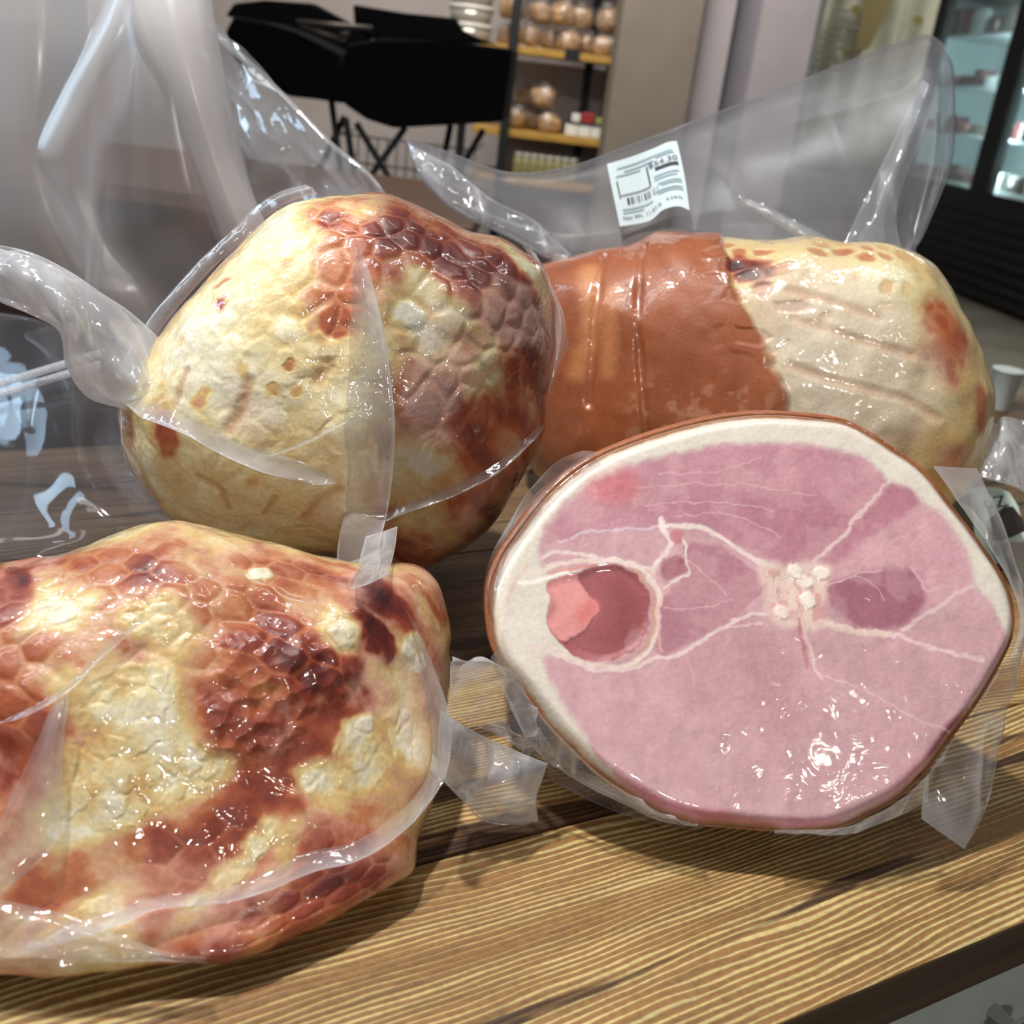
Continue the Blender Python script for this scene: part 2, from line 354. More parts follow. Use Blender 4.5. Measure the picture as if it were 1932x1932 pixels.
# the black folding cart
YC = 3.0
cart = thing('folding_cart', 'black fabric cart bins on crossed black metal legs', 'cart', (X(780, 200, YC), YC + .2, 0))
def bin_(pts, dy, y, name): return prism(name, [w3(x, yy, y) for x, yy in pts], (0, dy, 0), BLACK, cart, .008)
bin_([(655, 82), (720, 72), (850, 78), (968, 92), (960, 150), (948, 230), (850, 236), (742, 242), (690, 225), (648, 196), (640, 130)], .35, YC, 'fabric_bin')
bin_([(424, 60), (440, 30), (500, 40), (560, 62), (640, 100), (650, 196), (600, 188), (545, 182), (480, 150), (440, 110)], .35, YC + .05, 'fabric_bin')
bin_([(424, 30), (440, 6), (500, 0), (590, 6), (660, 44), (700, 72), (640, 100), (560, 62)], .06, YC + .3, 'bin_lid')
bin_([(665, 8), (760, 24), (862, 34), (866, 60), (940, 84), (700, 74), (668, 50)], .06, YC + .3, 'bin_lid')
def rod(name, a, b, y, r=.008, par=None, m=None): return tube(name, w3(*a, y), w3(*b, y), r, m or METAL, par or cart)
for a, b, yy in [((560, 42), (702, 54), YC - .01), ((566, 48), (652, 78), YC - .01), ((640, 64), (660, 64), YC - .012)]: rod('handle_rod', a, b, yy, .0075, m=mat('worn_metal', lin(84, 78, 72), .4, .6))
lo_z = .02
def leg(a, b, y):
    A, B = w3(*a, y), w3(*b, y); k = (A.z - lo_z) / (A.z - B.z); return tube('leg', A, A + (B - A) * min(k, 6), .009, METAL, cart)
for a, b, yy in [((625, 188), (640, 300), YC + .08), ((652, 222), (664, 300), YC + .02), ((672, 232), (752, 365), YC), ((765, 240), (690, 345), YC + .02), ((650, 220), (630, 262), YC + .1), ((850, 236), (842, 275), YC + .1), ((912, 245), (880, 300), YC + .1)]: leg(a, b, yy)
# wire basket on the floor behind it
YW = 3.7; wb = thing('wire_basket', 'large dark wire basket standing under the black cart', 'basket', (X(720, 320, YW), YW, 0)); bm = bmesh.new()
xa, xb, zt = X(640, 250, YW), X(900, 250, YW), Z(720, 262, YW)
for k in range(15): x = xa + (xb - xa) * k / 14; add_tube(bm, (x, YW, .02), (x, YW, zt), .003, 6)
for k in range(12): z = .02 + (zt - .02) * k / 11; add_tube(bm, (xa, YW, z), (xb, YW, z), .003, 6)
for x in (xa, xb):
    for k in range(12): z = .02 + (zt - .02) * k / 11; add_tube(bm, (x, YW, z), (x, YW + .4, z), .003, 6)
bm_obj('wire_mesh', bm, METAL, wb, True)
# the shelf rack
YS = 4.5; POST = mat('post_black', lin(8, 12, 16), .5)
rack = thing('shelf_rack', 'black framed rack with three pine shelves of bread and jars', 'shelf', (X(1050, 250, YS), YS, 0))
xl, xr = X(905, 90, YS), X(1230, 110, YS); zs = [Z(1060, 96, YS), Z(1060, 256, YS), Z(1060, 336, YS) - .02]
for z in zs: box('shelf', (xl, YS, z - .028), (xr, YS + .42, z), PINE, rack, .003)
def post(px, py, y, wd=.036): x = X(px, py, y); box('post', (x - wd / 2, y - .004, 0), (x + wd / 2, y + .034, 2.1), POST, rack, .002)
post(963, 130, YS - .03); post(1108, 150, YS + .43); post(880, 130, YS + .43); xp = xr - .02; box('post', (xp - .036, YS - .03, 0), (xp, YS, 2.1), POST, rack)
box('shelf', (xl, YS, zs[0] + .42), (xr, YS + .42, zs[0] + .448), PINE, rack, .003)
box('back_panel', (X(963, 130, YS + .45), YS + .47, .05), (xr, YS + .48, 2.1), noisy('added_rack_back', lin(196, 188, 186), lin(202, 194, 192), 8, .8), rack)  # added panel standing in for the shaded wall between the shelves
tg = box('shelf_tag', (X(1066, 100, YS - .012), YS - .014, Z(1078, 114, YS)), (X(1094, 100, YS - .012), YS - .002, Z(1078, 92, YS)), POST, rack, .001); tag(tg, 'black shelf tag')
BREAD = noisy('bread_crust', lin(190, 156, 112), lin(146, 106, 68), 40, .5, .2); BREAD.node_tree.nodes['Principled BSDF'].inputs['Coat Weight'].default_value = .6
PLBAG = film_mat('bread_film', rough=.12, crease=.6, cscale=60)
def blob(name, r, seed, sq=(1, 1, 1), m=BREAD, parent=None):
    bm = bmesh.new(); bmesh.ops.create_icosphere(bm, subdivisions=3, radius=1)
    V = np.array([v.co for v in bm.verts]); n = fbm(V + seed, 1.6, 3, seed) - .5
    for v, k in zip(bm.verts, n):
        c = Vector((math.copysign(abs(v.co.x) ** .8, v.co.x), math.copysign(abs(v.co.y) ** .8, v.co.y), math.copysign(abs(v.co.z) ** .8, v.co.z))) * (1 + .7 * k) * r; v.co = (c.x * sq[0], c.y * sq[1], max(c.z * sq[2], -.92 * r * sq[2]))
    return bm_obj(name, bm, m, parent, True)
def bread_bag(seed, r):
    t = thing('bread_bag', '', 'bread'); loaf = blob('loaf', r, seed, (1, 1.2, 1.0), BREAD, None); loaf.parent = t; loaf.location = (0, 0, .92 * r)
    f = blob('bag_film', r * 1.08, seed + 3, (1, 1.2, 1.0), PLBAG, None); set_milk(f.data, .10); f.parent = t; f.location = (0, 0, 1.0 * r)
    bm = bmesh.new(); bmesh.ops.create_cone(bm, cap_ends=False, segments=12, radius1=r * .16, radius2=r * .5, depth=r * .5); k = bm_obj('bag_neck', bm, PLBAG, None, True); set_milk(k.data, .3); k.parent = t; k.location = (r * .3, 0, 2.05 * r); return t
proto = [bread_bag(s, .08) for s in (3, 11, 19)]
used = [False] * 3; nb = 0
def place_bread(px, py, z, y, sc, label, grp):
    global nb
    k = nb % 3; nb += 1; src = proto[k]
    if used[k]:
        t = src.copy(); C.objects.link(t)
        for ch in list(src.children): c = ch.copy(); C.objects.link(c); c.parent = t
    else: t = src; used[k] = True
    t.location = (X(px, py, y), y + .115 * (nb % 2), z + .003); t.scale = (sc, sc, sc); t.rotation_euler = (0, 0, nb * 1.3); t['label'] = label; t['group'] = grp
S1 = 'bagged loaf in the packed two rows on the upper pine shelf'
for px in (958, 1000, 1040, 1074, 1108, 1142, 1176): place_bread(px, 75, zs[0], YS + .10, .50, S1, 'bread bags on the upper shelf')
for px in (966, 1020, 1062, 1098, 1150, 1186): place_bread(px, 25, zs[0] + .092, YS + .10, .56, S1, 'bread bags on the upper shelf')
S2 = 'bagged loaf in the small pile on the middle pine shelf'
for px in (972, 1002, 1036): place_bread(px, 235, zs[1], YS + .10, .50, S2, 'bread bags on the middle shelf')
for px in (988, 1026): place_bread(px, 190, zs[1] + .092, YS + .10, .54, S2, 'bread bags on the middle shelf')
RED = mat('box_red', lin(150, 36, 40), .5); WHT = mat('box_white', lin(214, 218, 210), .5); BLK = mat('box_black', lin(30, 30, 34), .5)
def shelf_box(px0, px1, z0, h, m, label, grp=None, dy=.10): return tag(box('packet', (X(px0, 245, YS + dy), YS + dy, z0), (X(px1, 245, YS + dy), YS + dy + .12, z0 + h), m, None, .003), label, 'packet', grp)
for a, b in ((1066, 1090), (1091, 1114), (1115, 1142)): shelf_box(a, b, zs[1] + .001, .042, WHT, 'low white packet beside the bread on the middle pine shelf', 'white packets on the middle shelf')
shelf_box(1070, 1145, zs[1] + .0435, .012, BLK, 'flat black packet lying on the white packets of the middle shelf'); shelf_box(1076, 1092, zs[1] + .056, .032, WHT, 'white packet on the black packet, left of the red one'); shelf_box(1094, 1118, zs[1] + .056, .040, RED, 'red packet on the black packet of the middle shelf'); shelf_box(1122, 1142, zs[1] + .056, .026, mat('box_olive', lin(150, 152, 90), .5), 'small olive packet right of the red packet')
JAR = noisy('jar_pickles', lin(116, 122, 84), lin(150, 140, 96), 60, .2); LIDM = mat('jar_lid', lin(176, 174, 164), .4, .3)
first = None
for r_i in range(2):
    for k, px in enumerate((975, 990, 1005, 1020, 1035, 1050, 1065, 1080)):
        y = YS + .05 + .09 * r_i
        if first is None:
            first = thing('jar', '', 'jar'); g = lathe('glass_body', [(.019, 0), (.022, .004), (.022, .07), (.017, .08)], JAR, None, n=18); g.parent = first; l_ = lathe('lid', [(.018, .0805), (.019, .083), (.019, .096), (.017, .098)], LIDM, None, n=18); l_.parent = first; t = first
        else:
            t = first.copy(); C.objects.link(t)
            for ch in list(first.children): c = ch.copy(); C.objects.link(c); c.parent = t
        t.location = (X(px + 4 * r_i, 325, y), y, zs[2] + .001); t['label'] = 'small pale green jar with metal lid on the lowest rack shelf'; t['group'] = 'jars on the lowest shelf'
TIN = mat('clear_tub', lin(176, 170, 160), .15, .35)
xt = X(886, 60, YS + .16)
for k in range(4):
    t = thing('cake_tub', ['round clear tub at the bottom of its stack on the rack', 'round clear tub second from the bottom of its stack on the rack', 'round clear tub third from the bottom of its stack on the rack', 'round clear tub on top of its stack on the rack'][k], 'tub', (xt, YS + .16, zs[0] + .001 + k * .0665), 'stacked round tubs')
    b_ = lathe('tub_body', [(.080, 0), (.084, .003), (.090, .048)], TIN, None, n=36); b_.parent = t; l_ = lathe('tub_lid', [(.094, .0485), (.095, .055), (.088, .064), (.08, .065)], mat('tub_lid', lin(206, 202, 194), .2), None, n=36); l_.parent = t
# printed banner and the glass fridge at the far right
YB = 4.9
bn = thing('banner', 'pale green printed banner with olive leaves, left of the glass fridge', 'banner', (X(1640, 100, YB), YB, Z(1640, 260, YB)))
BAN = noisy('banner_cloth', lin(178, 178, 158), lin(150, 152, 132), 6, .7); nb_ = 24; bm = bmesh.new(); vs = []
xa, xb = X(1536, 110, YB), X(1765, 40, YB); za, zb = 2.3, Z(1600, 330, YB)
for i in range(nb_ + 1):
    x = xa + (xb - xa) * i / nb_; vs.append([bm.verts.new((x, YB + .02 * math.sin(i * 1.1) + .01 * math.sin(i * .43), za + (zb - za) * j / 12)) for j in range(13)])
for i in range(nb_):
    for j in range(12): bm.faces.new((vs[i][j], vs[i + 1][j], vs[i + 1][j + 1], vs[i][j + 1]))
cl = bm_obj('cloth', bm, BAN, bn, True); md = cl.modifiers.new('thick', 'SOLIDIFY'); md.thickness = .003
OLV = mat('olive_print', lin(112, 110, 52), .7); GRP = mat('grey_print', lin(116, 118, 112), .7); TANP = mat('tan_print', lin(122, 112, 70), .7)
def flat_print(name, px, py, a, b, m, rot=0):
    c = w3(px, py, YB - .034); bm = bmesh.new(); bmesh.ops.create_circle(bm, cap_ends=True, segments=20, radius=1); bmesh.ops.scale(bm, vec=(a, b, 1), verts=bm.verts)
    mt = Matrix.Translation(c) @ Matrix.Rotation(rot, 4, 'Y') @ Matrix.Rotation(PI / 2, 4, 'X'); bmesh.ops.transform(bm, matrix=mt, verts=bm.verts); return bm_obj(name, bm, m, bn)
for px, py in ((1615, 18), (1596, 92), (1732, 38)): flat_print('leaf_print', px, py, .022, .017, OLV)
bm = bmesh.new()
for k in range(9):
    z = Z(1570, 22 + k * 14, YB); x0 = X(1560 - k * 2, 60, YB - .034); add_box(bm, (x0, YB - .035, z), (x0 + .08 + .03 * ((k * 7) % 3), YB - .034, z + .010))
bm_obj('grey_lines', bm, GRP, bn)
bm = bmesh.new(); v_ = [bm.verts.new(w3(x, y, YB - .033)) for x, y in ((1632, -10), (1690, -10), (1640, 90), (1612, 96))]; bm.faces.new(v_); bm_obj('tan_panel', bm, TANP, bn)
# fridge
A_, B_ = on_z(1802, 558, 0), on_z(1932, 612, 0); fdx = (B_ - A_) / np.linalg.norm(B_ - A_); fin_ = np.array([-fdx[1], fdx[0], 0]); fin_ = fin_ if fin_ @ np.array([1, 0, 0]) > 0 else -fin_
rzf = math.atan2(fdx[1], fdx[0])
fr = thing('glass_fridge', 'tall black fridge with lit glass doors and ribbed black base', 'fridge', tuple(A_), rz=rzf)
sgn = 1 if (np.array([-math.sin(rzf), math.cos(rzf), 0]) @ fin_) > 0 else -1
def fl(px, py): P = on_plane(px, py, A_, fin_); return (P - A_) @ fdx, P[2]
def fbox(name, x0, x1, d0, d1, z0, z1, m, bevel=0, par=None):
    a, b = sorted((d0 * sgn, d1 * sgn)); bm = bmesh.new(); add_box(bm, (min(x0, x1), a, z0), (max(x0, x1), b, z1)); o = bm_obj(name, bm, m, None, False, bevel); o.parent = par or fr; return o
BLKP = mat('fridge_black', lin(14, 16, 18), .35); FRW = mat('fridge_liner', lin(214, 226, 226), .5)
xL = fl(1742, 60)[0]; xG0 = fl(1778, 60)[0]; xP0 = fl(1836, 345)[0]; xP1 = fl(1868, 345)[0]; xR = xP1 + (xP0 - xG0) + .3; zg = fl(1815, 352)[1]; ztop = 2.25
fbox('base_panel', xL, xR, .03, .7, .02, zg - .01, BLKP); fbox('back_panel', xL, xR, .72, .76, .02, ztop, FRW); fbox('top_panel', xL, xR, 0, .76, ztop, ztop + .12, BLKP)
fbox('door_frame', xL, xG0, -.02, .06, zg - .01, ztop, BLKP); fbox('door_frame', xP0, xP1, -.02, .06, zg - .01, ztop, BLKP); fbox('door_frame', xR - .08, xR, -.02, .06, zg - .01, ztop, BLKP); fbox('side_panel', xL, xL + .03, .06, .72, zg, ztop, FRW); fbox('side_panel', xR - .03, xR, .06, .72, zg, ztop, FRW)
for k in range(8): z = .06 + (zg - .12) * k / 8; fbox('grille_slat', xL, xR, .0, .03, z, z + (zg - .12) / 16, noisy('grille', lin(30, 28, 26), lin(36, 33, 30), 9, .5))
GL = film_mat('door_glass', (.93, .98, .97), .02, (.9, .95, .95), 1, 0, 5)
for a, b in ((xG0, xP0), (xP1, xR - .08)): g_ = fbox('glass_pane', a, b, 0, .008, zg, ztop, GL); set_milk(g_.data, .04)
EM = bpy.data.materials.new('tube_light'); EM.use_nodes = True; EM.node_tree.nodes.clear(); e_ = N(EM, 'ShaderNodeEmission'); e_.inputs[0].default_value = (.75, .95, 1, 1); e_.inputs[1].default_value = 150; L(EM, e_.outputs[0], N(EM, 'ShaderNodeOutputMaterial').inputs[0])
for x in (xP0 + .03, xR - .05): fbox('tube_light', x - .010, x + .010, .065, .085, zg + .05, ztop - .05, EM)
shz = [zg + .02, zg + (ztop - zg) * .22, zg + (ztop - zg) * .42, zg + (ztop - zg) * .64]
shz = [zg + .01, fl(1800, 250)[1] , fl(1800, 158)[1], fl(1800, 60)[1]]
for z in shz: fbox('fridge_shelf', xL + .03, xR - .03, .13, .70, z - .02, z, FRW)
rnd = random.Random(4); DM = [mat('pack_dark_red', lin(96, 46, 46), .3), mat('pack_white', lin(214, 224, 222), .4), mat('pack_pink', lin(176, 120, 110), .3), mat('pack_brown', lin(88, 70, 60), .3)]
protos = {}
def pack(x, d, z, wd, hg, k):
    o = protos.get((wd, hg, k))
    if o is None:
        bm = bmesh.new(); add_box(bm, (-wd / 2, -.06, 0), (wd / 2, .06, hg)); o = bm_obj('meat_packet', bm, DM[k], None, True, .012); protos[(wd, hg, k)] = o
    else: o = o.copy(); C.objects.link(o)
    P = A_ + fdx * x + fin_ * d; o.location = (P[0], P[1], z + .001); o.rotation_euler = (0, 0, rzf + rnd.uniform(-.2, .2)); c_ = ['dark red', 'white', 'pink', 'brown'][k]
    tag(o, c_ + ' wrapped meat packet behind the glass of the lit fridge', 'packet', c_ + ' packets in the fridge')
for si, z in enumerate(shz):
    x = xL + .14
    while x < xR - .14:
        k = rnd.choice([0, 0, 1, 2, 3]); wd = rnd.choice([.14, .18]); hg = rnd.choice([.08, .13]) * (1.5 if si == 3 else 1); pack(x, .23, z, wd, hg, k)
        x += wd + .05
# ------------------------------------------------------------------ hams
PINKMEAT = meat_mat('meat_under_film', .40, .07, .12, .7); FACE = meat_mat('cut_meat_under_film', .10, .07, .15, .35); RIND = meat_mat('smoked_rind_under_film', .30, .10, .05)
RAMP = [(-1.0, lin(66, 18, 16)), (-.7, lin(104, 32, 24)), (-.4, lin(142, 58, 38)), (-.15, lin(172, 90, 54)), (.05, lin(192, 126, 82)),
        (.2, lin(204, 160, 126)), (.4, lin(214, 178, 116)), (.65, lin(224, 204, 150)), (.85, lin(230, 220, 178)), (1.1, lin(236, 232, 212))]
def ramp_np(f):
    xs = [a for a, _ in RAMP]; return np.stack([np.interp(f, xs, [c[i] for _, c in RAMP]) for i in range(3)], 1)
class Ham:
    # a lumpy joint: outline traced at depth t, real thickness towards and away from the eye, flat where it lies on the counter
    def __init__(s, outline, centre, t, tf, tb, p=1.0, nth=620, nf=330, nb=44, zmin=CT, contact=None):
        o = np.asarray(outline, float); s.t = t; s.P0 = at(centre[0], centre[1], t); a = (s.P0 - CAM); s.D = np.linalg.norm(a); a /= s.D
        u = CX - a * (CX @ a); u /= np.linalg.norm(u); v = np.cross(a, u); v = v if v @ CY > 0 else -v; s.a, s.u, s.v = a, u, v
        P = on_plane(o[:, 0], o[:, 1], s.P0, a) - s.P0; P = catmull(np.stack([P @ u, P @ v], 1), 900, True)
        th = np.arctan2(P[:, 1], P[:, 0]); r = np.hypot(P[:, 0], P[:, 1]); k = np.argsort(th); th, r = th[k], r[k]
        T = np.arange(nth) / nth * 2 * PI - PI; rr = np.interp(T, np.r_[th - 2 * PI, th, th + 2 * PI], np.r_[r, r, r])
        rr = (np.roll(rr, 1) + 2 * rr + np.roll(rr, -1)) / 4 * math.sqrt(1 - min(.5, tf / s.D) ** 2)
        ph = np.r_[np.linspace(.0006, PI / 2, nf), np.linspace(PI / 2, PI - .02, nb + 1)[1:]]; s.nu, s.nv = len(ph), nth
        sp = np.sin(ph) ** p; cp = np.sign(np.cos(ph)) * np.abs(np.cos(ph)) ** p
        dep = np.where(cp > 0, tf, tb) * cp
        s.A, s.B = np.meshgrid(T, ph); s.A = s.A.ravel(); s.B = s.B.ravel(); Rr = np.broadcast_to(rr, (s.nu, nth)).ravel()
        R = np.repeat(sp, nth) * Rr; X_, Y_ = R * np.cos(s.A), R * np.sin(s.A)
        s.V = s.P0 + X_[:, None] * u + Y_[:, None] * v - np.repeat(dep, nth)[:, None] * a
        arc = s.B / (PI / 2) * Rr; s.su, s.sv = arc * np.cos(s.A), arc * np.sin(s.A)       # unrolled skin coordinates, metres
        if contact is not None:                 # bring the rim down to the counter where the joint rests on it
            cp_ = np.asarray(contact, float); Pc = on_plane(cp_[:, 0], cp_[:, 1], s.P0, a); zc = on_z(cp_[:, 0], cp_[:, 1], zmin + .003)
            kc = np.linalg.norm(zc - CAM, axis=1) / np.linalg.norm(Pc - CAM, axis=1); tc = np.arctan2((Pc - s.P0) @ v, (Pc - s.P0) @ u); o_ = np.argsort(tc); tc, kc = tc[o_], kc[o_]
            tf_ = np.array([tc[0] - .7, *tc, tc[-1] + .7]); kf = np.interp(T, np.r_[tf_ - 2 * PI, tf_, tf_ + 2 * PI], np.tile(np.r_[1, kc, 1], 3)); kf = np.convolve(np.pad(kf, 12, 'wrap'), np.ones(25) / 25, 'valid')
            wv = np.where(ph <= PI / 2, np.sin(ph) ** 2.2, np.sin(ph)); Kf = 1 + (kf[None, :] - 1) * wv[:, None]; s.V = CAM + (s.V - CAM) * Kf.reshape(-1, 1)
        s.zmin = zmin; s.ground(); s.front = s.B < 1.75; s.q = s.V.copy(); s.proj(); s.F = np.zeros(len(s.V)); s.disp = np.zeros(len(s.V))
    def ground(s):
        if s.zmin is None: return
        s.V[:, 2] = np.maximum(s.V[:, 2], s.zmin + .0004)
    def proj(s): s.px, s.py, s.pz = project(s.V)
    def surf(s, pts):
        out = []; idx = np.where(s.front)[0]
        for x, y in np.atleast_2d(np.asarray(pts, float)):
            d = (s.px[idx] - x) ** 2 + (s.py[idx] - y) ** 2; c = idx[d < d.min() + 60]; out.append(c[np.argmin(s.pz[c] + .004 * np.sqrt((s.px[c] - x) ** 2 + (s.py[c] - y) ** 2) / 8)])
        return s.V0[out] if hasattr(s, 'V0') else s.V[out]
    def depth(s, x, y): return ((s.surf([(x, y)])[0] - CAM) @ FW)
    def warp(s, amp, sc, seed):
        s.q = s.V + amp * np.stack([fbm(s.V, sc, 3, seed + 10 * k) - .5 for k in range(3)], 1) * 2 + amp * .9 * np.stack([fbm(s.V, sc * 3.2, 3, seed + 7 + 10 * k) - .5 for k in range(3)], 1)
    def mask(s, pts, rad, soft=.5):
        R = rad * s.t / F_PX; return 1 - sm(seg_dist(s.q, s.surf(pts)), R * (1 - soft), R * (1 + soft))
    def paint(s, pts, rad, val, k=1.0, soft=.62):
        w_ = s.mask(pts, rad, soft) * k; s.F = s.F * (1 - w_) + val * w_; return w_
    def build(s, name, m, parent, col):
        n = normals(s.V, s.nu, s.nv, True); out = s.V - s.P0; n *= np.sign((n * out).sum(1).mean()); s.V = s.V + n * s.disp[:, None]
        if s.zmin is not None: s.V[:, 2] = np.maximum(s.V[:, 2], s.zmin + .0004)
        me = np_mesh(name, s.V, grid_faces(s.nu, s.nv, True)[:, ::-1]); set_col(me, np.clip(col, 0, 1)); s.proj(); o = link(name, me, m, parent)
        return o
def net(h, cell, ang, asp=.8, jit=.3, seed=5):
    c, s_ = math.cos(ang), math.sin(ang); u = (h.su * c + h.sv * s_) / cell; v = (-h.su * s_ + h.sv * c) / (cell * asp)
    wob = (fbm(h.V, 30, 2, seed) - .5) * 1.2; return hexcells(u + wob, v + wob * .6, jit, seed)
def fat_lumps(h, sc, seed):
    d1, d2, cid = worley(h.V + .009 * np.stack([fbm(h.V, 70, 3, seed + k) - .5 for k in range(3)], 1) + .004 * np.stack([fbm(h.V, 260, 2, seed + 5 + k) - .5 for k in range(3)], 1), sc, seed); return sm(d2 - d1, .02, .35), cid

# ---- the mottled joint lying at the front left
hc = Ham([(0, 1068), (60, 1052), (120, 1040), (200, 1012), (260, 995), (340, 985), (430, 1005), (520, 1028), (620, 1058), (700, 1068), (770, 1070), (808, 1085), (830, 1112), (845, 1160), (850, 1200), (849, 1280), (843, 1360),
          (832, 1440), (812, 1510), (792, 1570), (782, 1640), (745, 1665), (680, 1702), (600, 1745), (500, 1788), (430, 1812), (390, 1818), (300, 1824), (150, 1832), (0, 1834), (-120, 1815), (-220, 1720), (-280, 1560), (-290, 1380), (-230, 1220), (-120, 1110)],
         (330, 1400), .475, .075, .042, .9, contact=[(-120, 1818), (0, 1832), (150, 1832), (300, 1824), (390, 1818), (430, 1812), (500, 1788), (600, 1745), (680, 1702), (745, 1665), (785, 1630)])
h = hc; h.warp(.007, 45, 11)
h.F[:] = .16
h.paint([(60, 1110), (300, 1090), (520, 1110), (640, 1150)], 110, -.16)
h.paint([(520, 1040), (640, 1090), (720, 1130)], 46, -.38)
h.paint([(90, 1090), (60, 1150), (130, 1140)], 38, .75); h.paint([(270, 1150), (330, 1190), (310, 1150)], 38, .7)
h.paint([(0, 1080), (30, 1120), (10, 1160)], 34, -.5)
h.paint([(30, 1230), (100, 1240), (40, 1330)], 60, -.35); h.paint([(0, 1420), (40, 1400), (10, 1460)], 55, -.25)
h.paint([(380, 1250), (330, 1290), (160, 1300)], 45, -.1)
h.paint([(200, 1330), (270, 1320), (240, 1400), (190, 1440)], 62, .72); h.paint([(250, 1290), (300, 1300)], 34, .7)
h.paint([(190, 1500), (220, 1540)], 44, .72); h.paint([(380, 1450), (460, 1470), (330, 1500)], 48, .74); h.paint([(130, 1560), (150, 1600)], 40, .7)
h.paint([(120, 1690), (200, 1730), (60, 1760)], 40, .6)
h.paint([(480, 1250), (580, 1230), (610, 1260)], 68, -.75); h.paint([(440, 1330), (480, 1380), (560, 1370)], 58, -.62); h.paint([(620, 1340), (660, 1300), (540, 1440)], 48, -.5)
h.paint([(540, 1470), (560, 1500)], 26, -.45)
h.paint([(690, 1190), (725, 1215)], 30, -1.0, soft=.3); h.paint([(640, 1170), (660, 1190)], 26, .8); h.paint([(715, 1250), (735, 1300)], 22, -.1)
h.paint([(780, 1210), (785, 1250)], 22, 1.1, soft=.4); h.paint([(690, 1370), (655, 1420)], 26, 1.1, soft=.4); h.paint([(760, 1370), (770, 1420), (720, 1440)], 36, .65)
h.paint([(600, 1470), (680, 1450)], 30, .8)
h.paint([(490, 1500), (430, 1560), (340, 1600)], 50, -.5); h.paint([(480, 1590), (400, 1610)], 36, -.35); h.paint([(300, 1680), (350, 1640)], 34, -.3); h.paint([(160, 1640), (220, 1620), (60, 1680)], 38, -.22)
h.paint([(520, 1560), (430, 1650), (380, 1700)], 17, .85, soft=.6); h.paint([(560, 1590), (620, 1520)], 28, .4)
h.paint([(600, 1590), (700, 1560)], 40, -.15); h.paint([(760, 1480), (740, 1560)], 34, .15)
h.paint([(450, 1720), (550, 1700), (640, 1650)], 42, -.28); h.paint([(700, 1640), (760, 1600)], 36, -.2); h.paint([(380, 1790), (430, 1790)], 30, -.12); h.paint([(250, 1800), (100, 1810), (0, 1800)], 24, .55)
h.paint([(790, 1085), (828, 1115), (842, 1165)], 26, -.2); h.paint([(560, 1050), (640, 1062), (700, 1085)], 20, -.42); h.paint([(470, 1085), (500, 1082)], 14, 1.0, soft=.3)
F0 = h.F.copy()
b1, cid = net(h, .0108, -.55, .80, .22, 5)
nm = np.clip(h.mask([(230, 1080), (400, 1100), (560, 1120), (520, 1180), (330, 1170), (600, 1180)], 95, .3) + h.mask([(40, 1180), (60, 1330)], 60) + h.mask([(430, 1580), (330, 1640), (600, 1620), (500, 1730), (690, 1630)], 60) * .7, 0, 1)
lump, lid = fat_lumps(h, 105, 21); lump2, lid2 = fat_lumps(h, 230, 27); fatm = sm(h.F, .35, .6)
fq = np.stack([(h.su * .8 - h.sv * .6) * .4, h.su * .6 + h.sv * .8, 0 * h.su + 2], 1); fq = fq + .012 * np.stack([fbm(h.V, 55, 3, 91) - .5, fbm(h.V, 55, 3, 92) - .5, 0 * h.su], 1); streak = fbm(fq, 70, 4, 19) - .5; low_ = sm(h.sv, -.01, .03)
h.F += streak * (.7 + 1.3 * low_) * (1 - nm * .5) + (fbm(h.V, 40, 6, 3, .6) - .5) * 1.25 + (fbm(h.V, 150, 3, 8) - .5) * .40 * (1 - nm * .7)
edge = 1 - sm(b1, .02, .17)
h.F = np.where(nm > 0, h.F * (1 - nm * edge * .5) + nm * edge * .5 * .26, h.F) - nm * (1 - edge) * (cid - .5) * .26
h.F += fatm * ((lid - .5) * .22 + (lid2 - .5) * .20 + (fbm(h.V, 60, 4, 77) - .5) * .7) - fatm * sm(fbm(h.V, 70, 3, 78), .42, .58) * ((1 - lump) * .10 + (1 - lump2) * .07)
col = ramp_np(h.F) * np.array([.82, .79, .75]); white = (sm(fbm(h.V, 34, 5, 51), .53, .66) * .30 * sm(h.F, -.45, -.1) * (1 - nm * .6))[:, None]; col = col * (1 - white) + white * lin(226, 190, 178)
h.disp = nm * sm(b1, 0, .5) * .0005 + fatm * lump * .0004 + (fbm(h.V, 26, 3, 31) - .5) * .007 + (fbm(h.V, 80, 2, 32) - .5) * .0012 + h.mask([(480, 1250), (600, 1240), (460, 1360)], 62) * (.0015 + .003 * worley(h.V, 120, 4)[0])
front_ham = thing('packaged_ham', 'mottled orange and tan ham in clear film lying lowest at front left', 'ham', tuple(on_z(300, 1700, CT)), 'vacuum packed hams on the counter')
h.build('meat', PINKMEAT, front_ham, col)

# ---- the joint stacked on top of it
hb = Ham([(592, 371), (655, 368), (724, 368), (783, 390), (838, 415), (892, 436), (947, 446), (983, 470), (1018, 499), (1034, 545), (1040, 595), (1045, 650), (1036, 704), (1031, 773), (1026, 823), (1004, 877), (972, 932), (929, 987), (860, 1041),
          (806, 1071), (747, 1070), (678, 1062), (610, 1050), (519, 1037), (437, 1032), (382, 1019), (337, 991), (291, 941), (246, 887), (227, 832), (225, 773), (238, 732), (268, 677), (305, 622), (350, 568), (405, 509), (455, 463), (501, 417), (546, 388)],
         (640, 730), .63, .085, .10, .92, zmin=None)
h = hb; h.warp(.006, 45, 77)
h.F[:] = -.02
h.paint([(560, 440), (430, 620), (350, 760)], 150, .98); h.paint([(560, 640), (500, 800), (400, 900), (560, 950)], 150, .88); h.paint([(620, 700), (640, 820)], 70, .82); h.paint([(400, 960), (600, 1000)], 70, .66)
